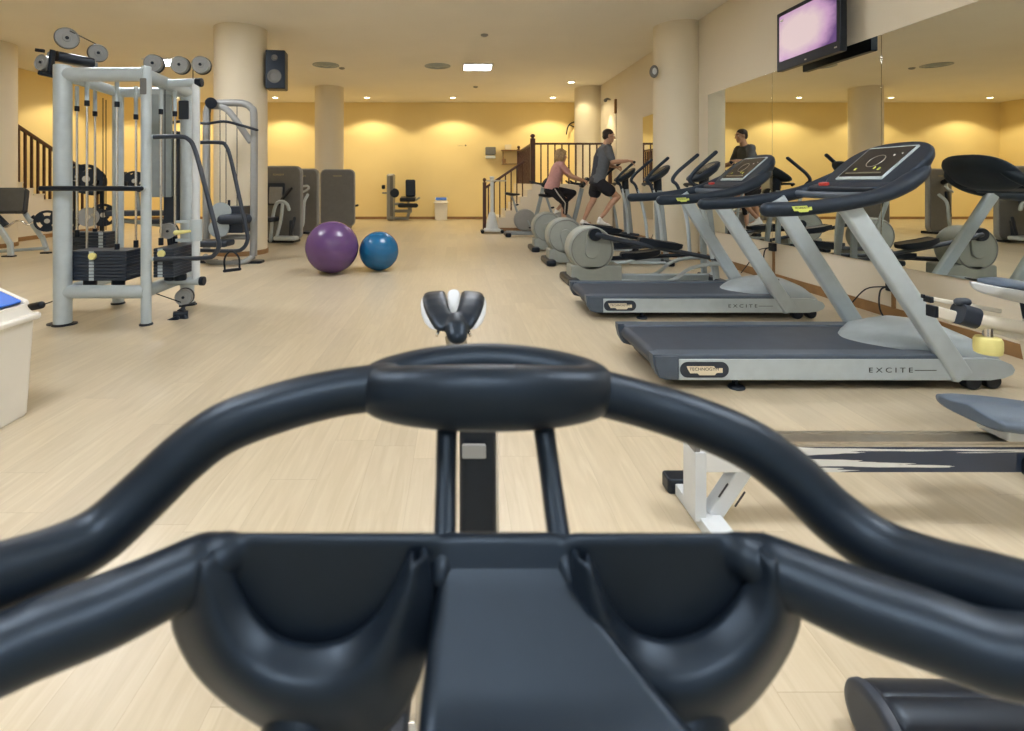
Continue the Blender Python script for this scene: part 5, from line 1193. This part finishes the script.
o_('crank', B().cyl((-.06, .88, .33), (.14, .88, .33), .07, seg=24).bar((-.07, .88, .33), (-.07, .80, .40), .03, .02, up=Vector((1, 0, 0))).bar((.15, .88, .33), (.15, .96, .22), .03, .02, up=Vector((1, 0, 0))), M_CHROME)
for x, y, z in ((-.135, .80, .40), (.215, .96, .22)):
    b = B(); b.slab(Matrix.Translation((x, y, z)), .12, .15, .035, r=.02, e=.01)
    for k in (-.05, -.02, .02, .05): b.box((x, y + k, z + .019), (.11, .008, .008), e=.002)
    o_('pedal', b, M_NAVY)
# ------------------------------------------------------------------ people
def V3(*a): return Vector(a)
def soft(o, vox, it=4, f=.5):
    m = o.modifiers.new('join', 'REMESH'); m.mode = 'VOXEL'; m.voxel_size = vox; m.use_smooth_shade = True
    s = o.modifiers.new('smooth', 'SMOOTH'); s.iterations = it; s.factor = f
    return o
def torso(mb, secs, grow=0.0, n=28):
    """secs: (centre, half width, half depth); sections stay square to the spine"""
    rg = []; m = len(secs)
    for i, (c, w, d) in enumerate(secs):
        t = (Vector(secs[min(i + 1, m - 1)][0]) - Vector(secs[max(i - 1, 0)][0])).normalized()
        y = V3(0, 1, 0); f = y.cross(t).normalized()
        rg.append([Vector(c) + y * ((w + grow) * math.copysign(abs(math.cos(a)) ** .85, math.cos(a))) + f * ((d + grow) * math.sin(a)) for a in [2 * PI * k / n for k in range(n)]])
    return mb.rings(rg)
def limb(mb, pts, rad, smooth=5, grow=0.0, seg=16):
    return mb.tube(pts, [r + grow for r in rad], seg=seg, smooth=smooth, rnd=True)
def head(mb, c, R, k=1.0):
    def w(x, y, z): return c + R @ (V3(x, y, z) * k)
    def e(x, y, z, a, b_, d): mb.ell(w(x, y, z), (a * k, b_ * k, d * k), rot=R)
    e(-.008, 0, .035, .098, .076, .088); e(.020, 0, -.030, .070, .062, .075); e(.040, 0, -.070, .048, .046, .042); e(.066, 0, -.094, .022, .024, .020)
    e(.078, 0, .030, .016, .052, .012)
    mb.tube([w(.088, 0, .018), w(.104, 0, -.010), w(.112, 0, -.026)], [.009 * k, .012 * k, .016 * k], seg=10, smooth=3, rnd=True)
    for s in (-1, 1):
        e(-.004, s * .076, -.008, .022, .010, .034); e(.055, s * .040, -.018, .028, .022, .024)
    e(.082, 0, -.058, .012, .026, .008); e(.080, 0, -.071, .012, .022, .008)
def face_bits(root, c, R, k, lips):
    def w(x, y, z): return c + R @ (V3(x, y, z) * k)
    for s in (-1, 1):
        e_ = B().ell(w(.0795, s * .032, .008), (.011 * k, .015 * k, .008 * k), rot=R, seg=14, n=8).build('eye', M_EYE, root, world=True)
        B().ell(w(.0885, s * .031, .008), (.004 * k, .0065 * k, .0065 * k), rot=R, seg=12, n=6).build('iris', M_INK, e_, world=True)
        B().tube([w(.084, s * .048, .026), w(.0935, s * .034, .031), w(.096, s * .018, .028)], .0045 * k, seg=8, smooth=3, rnd=True).build('eyebrow', M_HAIRD if lips == 0 else M_HAIRB, root, world=True)
    B().ell(w(.092, 0, -.0645), (.006 * k, .021 * k, .0025 * k), rot=R, seg=14, n=6).build('mouth', M_LIP, root, world=True)
def hand(mb, wrist, d, n, curl=1.0, k=1.0, thumb=1):
    """d: along the hand, n: the way the palm faces"""
    d = d.normalized(); n = (n - d * n.dot(d)).normalized(); s = d.cross(n) * thumb
    for j in (-.024, -.008, .008, .024):
        mb.tube([wrist, wrist + d * .045 * k + s * j * k * .8, wrist + d * .088 * k + s * j * k], [.020 * k, .017 * k, .0125 * k], seg=10, smooth=3, rnd=True)
    for j, L in ((.026, .95), (.009, 1.05), (-.009, 1.0), (-.026, .80)):
        p = wrist + d * .09 * k + s * j * k; a = .25 * curl; pts = [p]
        for seg_ in (.038, .026, .021):
            a += .62 * curl; p = p + (d * math.cos(a) + n * math.sin(a)) * seg_ * L * k; pts.append(p)
        mb.tube(pts, [.0095 * k, .009 * k, .0085 * k, .0075 * k], seg=10, smooth=3, rnd=True)
    p = wrist + d * .028 * k + s * .028 * k; pts = [p, p + (d * .6 + s * .75 + n * .35) * .036 * k, p + (d * 1.35 + s * .75 + n * 1.0) * .046 * k, p + (d * 1.7 + s * .55 + n * 1.5) * .052 * k]
    mb.tube(pts, [.014 * k, .012 * k, .0105 * k, .009 * k], seg=10, smooth=3, rnd=True)
def shoe(mb, heel, toe, up):
    d = (toe - heel); L = d.length; d = d.normalized(); up = (up - d * up.dot(d)).normalized(); s = d.cross(up); rg = []
    for t_, w, h in ((-.02, .020, .03), (0, .034, .062), (.12, .038, .085), (.35, .038, .085), (.55, .044, .062), (.78, .048, .046), (.94, .036, .035), (1.0, .018, .022)):
        c = heel + d * (L * t_); rg.append([c + s * (w * math.copysign(abs(math.cos(a)) ** .7, math.cos(a))) + up * (h / 2 + h / 2 * math.copysign(abs(math.sin(a)) ** .6, math.sin(a))) for a in [2 * PI * k / 20 for k in range(20)]])
    mb.rings(rg)

# ---- man on the trainer, facing the right wall
YM = 9.50
def Q(px, py, Y=YM): return P(px, py, Y)
mn = thing('person', 'man in grey shirt and black shorts striding on the farthest elliptical trainer', 'person', (2.6, YM, .45))
R = Euler((0, math.radians(4), math.radians(-4))).to_matrix()
hc = Q(608.6, 136.2)
hip, chest, neck = Q(598.8, 182.3), Q(602.6, 157), Q(606.5, 145.5)
secs = [(hip + V3(-.02, 0, -.06), .13, .105), (hip + V3(-.015, 0, .03), .165, .118), (hip + V3(.0, 0, .12), .152, .115), (Q(600.6, 168), .158, .122), (chest, .182, .134), (Q(604.0, 150.5), .182, .108), (Q(605.2, 147.3), .115, .075), (Q(606.3, 144.8), .062, .062), (Q(607.3, 141), .056, .058)]
b = B(); torso(b, secs); limb(b, [Q(606, 146), Q(607.4, 141), hc + V3(-.012, 0, -.02)], [.062, .058, .055]); head(b, hc, R, 1.03)
sR, eR, wR = V3(2.70, YM - .20, 1.86), V3(2.765, YM - .27, 1.60), V3(3.02, YM - .29, 1.625)
sL, eL, wL = V3(2.71, YM + .20, 1.86), V3(2.80, YM + .27, 1.60), V3(2.99, YM + .31, 1.53)
for s_, e__, w_, sg_ in ((sR, eR, wR, -1), (sL, eL, wL, 1)):
    limb(b, [Q(604.5, 150.5) + V3(0, sg_ * .10, 0), s_, s_.lerp(e__, .5), e__], [.058, .060, .050, .042])
    limb(b, [e__, e__.lerp(w_, .35), w_], [.042, .044, .029])
hand(b, wR, V3(1, 0, .02), V3(.1, .25, -1), 1.25, 1.0, -1); hand(b, wL, V3(1, -.05, .05), V3(.1, -.25, -1), 1.25, 1.0, 1)
hR, kR, aR = hip + V3(.01, -.09, -.04), V3(2.90, YM - .12, .985), V3(2.565, YM - .17, .59)
hL, kL, aL = hip + V3(-.02, .09, -.04), V3(2.51, YM + .10, .90), V3(2.345, YM + .16, .53)
for h_, k__, a_ in ((hR, kR, aR), (hL, kL, aL)):
    limb(b, [h_, h_.lerp(k__, .45), k__], [.095, .083, .055])
    back = (k__ - a_).normalized().cross(V3(0, 1, 0)) * .012
    limb(b, [k__, k__.lerp(a_, .32) + back, k__.lerp(a_, .7), a_], [.055, .055, .040, .031])
limb(b, [aR, aR + V3(.02, 0, -.05), aR + V3(.12, 0, -.085)], [.032, .033, .026]); limb(b, [aL, aL + V3(.0, 0, -.05), aL + V3(.12, 0, -.04)], [.032, .033, .026])
body = soft(b.build('body', M_SKIN, mn, world=True), .0075, 3)
face_bits(mn, hc, R, 1.03, 0)
# hair: a close cap with a straight hairline
b = B(); k = 1.03
def hw(x, y, z): return hc + R @ (V3(x, y, z) * k)
b.ell(hw(-.016, 0, .050), (.098 * k, .081 * k, .083 * k), rot=R, seg=28, n=16); b.ell(hw(-.055, 0, .0), (.055 * k, .071 * k, .07 * k), rot=R)
for s in (-1, 1): b.ell(hw(-.012, s * .060, .005), (.034 * k, .018 * k, .045 * k), rot=R)
soft(b.build('hair', M_HAIRD, mn, world=True), .007, 3)
# t-shirt
b = B(); sh = [(hip + V3(-.03, 0, -.02), .172, .135), (hip + V3(-.02, 0, .07), .172, .128)] + [(c, w + .012, d + .012) for c, w, d in secs[2:6]] + [(Q(605.2, 147.3), .128, .085), (Q(606.0, 145.4), .080, .076)]
torso(b, sh)
for s_, e__, sg_ in ((sR, eR, -1), (sL, eL, 1)): limb(b, [Q(604.5, 150.5) + V3(0, sg_ * .10, 0), s_, s_.lerp(e__, .40), s_.lerp(e__, .72)], [.070, .074, .068, .066])
soft(b.build('shirt', M_TEE, mn, world=True), .011, 4)
b = B(); rg = []
for c, w, d in sh[:6]:
    c = Vector(c); rg.append([c + V3(0, (w * .93) * math.cos(a), 0) + V3(-(d + .006) * max(0.2, math.sin(a)), 0, 0) for a in [PI * (.06 + .88 * q / 14) for q in range(15)]])
bk = b.sheet(rg).build('shirt_back_panel', M_TEEB, mn, world=True); m_ = bk.modifiers.new('thick', 'SOLIDIFY'); m_.thickness = .012; m_.offset = 0
# shorts
b = B(); torso(b, [(hip + V3(-.02, 0, -.14), .12, .105), (hip + V3(-.02, 0, -.07), .172, .132), (hip + V3(-.015, 0, .03), .172, .128), (hip + V3(-.012, 0, .12), .160, .118)])
for h_, k__ in ((hR, kR), (hL, kL)): limb(b, [h_, h_.lerp(k__, .25), h_.lerp(k__, .50)], [.114, .116, .114])
soft(b.build('shorts', M_SHORTS, mn, world=True), .011, 4)
for a_, hl, te in ((aR, V3(-.055, 0, -.095), V3(.185, -.01, -.135)), (aL, V3(-.06, 0, -.062), V3(.18, .01, -.115))):
    b = B(); shoe(b, a_ + hl, a_ + te, V3(0, 0, 1)); limb(b, [a_ + V3(0, 0, .0), a_ + V3(.0, 0, -.05)], [.040, .045])
    soft(b.build('shoe', M_SHOE, mn, world=True), .008, 3)

# ---- woman on the upright bike
YW = 10.62
def W(px, py, Y=YW): return P(px, py, Y)
wm = thing('person', 'woman with ash blonde bob in pink shirt and black striped leggings, riding an exercise bike', 'person', (1.95, YW, .2))
R = Euler((0, math.radians(6), math.radians(-3))).to_matrix()
hc = W(561.2, 155.8); hip = W(551.5, 190.5)
secs = [(hip + V3(-.01, 0, -.05), .13, .10), (hip + V3(0, 0, .02), .180, .135), (W(553.0, 184), .160, .125), (W(555.3, 176.5), .145, .118), (W(558.0, 169.5), .158, .122), (W(560.0, 165), .165, .105), (W(560.8, 162.6), .105, .07), (W(561.2, 161), .058, .058), (W(561.5, 158.5), .050, .052)]
b = B(); torso(b, secs); limb(b, [W(560.8, 163), W(561.3, 159), hc + V3(-.012, 0, -.02)], [.056, .051, .050]); head(b, hc, R, 1.06)
sR, eR, wR = W(562.5, 166.5, YW - .18), W(572.3, 176.2, YW - .22), W(583.0, 180.2, YW - .22)
sL, eL, wL = sR + V3(.02, .36, 0), eR + V3(.03, .44, .0), wR + V3(.02, .43, 0)
for s_, e__, w_, sg_ in ((sR, eR, wR, -1), (sL, eL, wL, 1)):
    limb(b, [W(560.2, 165.2) + V3(0, sg_ * .09, 0), s_, s_.lerp(e__, .5), e__], [.05, .053, .046, .038]); limb(b, [e__, e__.lerp(w_, .35), w_], [.038, .038, .026])
hand(b, wR, V3(.9, 0, -.25), V3(-.2, .3, -.95), 1.2, .92, -1); hand(b, wL, V3(.9, 0, -.25), V3(-.2, -.3, -.95), 1.2, .92, 1)
hR, kR, aR = hip + V3(.03, -.10, -.01), W(565.0, 203, YW - .15), V3(2.14, YW - .19, .35)
hL, kL, aL = hip + V3(.03, .10, -.01), W(573.2, 193.0, YW + .13), V3(2.07, YW + .19, .665)
for h_, k__, a_ in ((hR, kR, aR), (hL, kL, aL)):
    limb(b, [h_, h_.lerp(k__, .45), k__], [.100, .088, .060]); back = (k__ - a_).normalized().cross(V3(0, 1, 0)) * .014
    limb(b, [k__, k__.lerp(a_, .32) + back, k__.lerp(a_, .7), a_], [.058, .056, .040, .030]); limb(b, [a_, a_ + V3(.02, 0, -.05), a_ + V3(.11, 0, -.07)], [.03, .03, .024])
soft(b.build('body', M_SKINF, wm, world=True), .0075, 3)
face_bits(wm, hc, R, 1.06, 1)
b = B(); k = 1.08
def hw2(x, y, z): return hc + R @ (V3(x, y, z) * k)
b.ell(hw2(-.016, 0, .050), (.106 * k, .092 * k, .090 * k), rot=R, seg=28, n=16); b.ell(hw2(-.050, 0, -.03), (.072 * k, .090 * k, .098 * k), rot=R)
for s in (-1, 1): b.ell(hw2(.004, s * .074, -.030), (.050 * k, .022 * k, .085 * k), rot=R)
b.ell(hw2(.060, 0, .088), (.035 * k, .055 * k, .022 * k), rot=R)
soft(b.build('hair', M_HAIRB, wm, world=True), .008, 3)
b = B(); sh = [(hip + V3(-.01, 0, .015), .190, .148), (hip + V3(.005, 0, .08), .182, .142)] + [(c, w + .013, d + .013) for c, w, d in secs[2:6]] + [(W(560.8, 162.6), .118, .082), (W(561.1, 161.2), .074, .070)]
torso(b, sh)
for s_, e__, sg_ in ((sR, eR, -1), (sL, eL, 1)): limb(b, [W(560.2, 165.2) + V3(0, sg_ * .09, 0), s_, s_.lerp(e__, .30), s_.lerp(e__, .55)], [.062, .066, .060, .058])
soft(b.build('shirt', M_PINK, wm, world=True), .011, 4)
b = B(); torso(b, [(hip + V3(.0, 0, -.09), .14, .12), (hip + V3(.0, 0, -.02), .186, .150), (hip + V3(.0, 0, .05), .180, .142)])
for h_, k__, a_ in ((hR, kR, aR), (hL, kL, aL)):
    limb(b, [h_, h_.lerp(k__, .45), k__], [.108, .097, .070]); limb(b, [k__, k__.lerp(a_, .2), k__.lerp(a_, .42)], [.070, .066, .060])
lg = soft(b.build('leggings', M_SHORTS, wm, world=True), .011, 4)
st_ = B().tube([hR + V3(.01, -.105, .03), hR.lerp(kR, .3) + V3(.0, -.103, .015), hR.lerp(kR, .7) + V3(.0, -.087, .0), kR + V3(-.012, -.070, 0), kR.lerp(aR, .2) + V3(-.01, -.067, 0), kR.lerp(aR, .42) + V3(-.005, -.060, 0)], [.030, .030, .027, .025, .024, .022], seg=12, smooth=4, rnd=True, flat=.35, up=V3(1, 0, 0))
st_.build('side_stripe', M_STRIPE, wm, world=True)
for a_ in (aR, aL):
    b = B(); shoe(b, a_ + V3(-.055, 0, -.095), a_ + V3(.17, 0, -.125), V3(0, 0, 1)); limb(b, [a_ + V3(0, 0, -.01), a_ + V3(.0, 0, -.05)], [.038, .042])
    soft(b.build('shoe', M_SHOE, wm, world=True), .008, 3)
# ------------------------------------------------------------------ light, camera, colour
w = bpy.data.worlds.new('world'); S.world = w; w.use_nodes = True
w.node_tree.nodes['Background'].inputs[0].default_value = (0.9, 0.95, 1.0, 1); w.node_tree.nodes['Background'].inputs[1].default_value = 0.15
cam = bpy.data.cameras.new('camera'); co = bpy.data.objects.new('camera', cam); C.objects.link(co)
co.location = (0, 0, H); co.rotation_euler = (PI / 2, 0, 0)
cam.sensor_width = 36.0; cam.sensor_fit = 'HORIZONTAL'; cam.lens = F / 1024 * 36.0
cam.shift_x = (512 - VX) / 1024; cam.shift_y = (VY - 365.5) / 1024
cam.clip_start = 0.02
cam.dof.use_dof = True; cam.dof.focus_distance = 4.2; cam.dof.aperture_fstop = 4.0; cam.dof.aperture_blades = 7
S.camera = co
S.view_settings.view_transform = 'Standard'; S.view_settings.look = 'None'; S.view_settings.gamma = 1.0; S.view_settings.use_curve_mapping = False
S.view_settings.exposure = 0.42
S.cycles.use_denoising = True
S.cycles.max_bounces = 10; S.cycles.diffuse_bounces = 5; S.cycles.glossy_bounces = 6
S.cycles.sample_clamp_indirect = 6.0
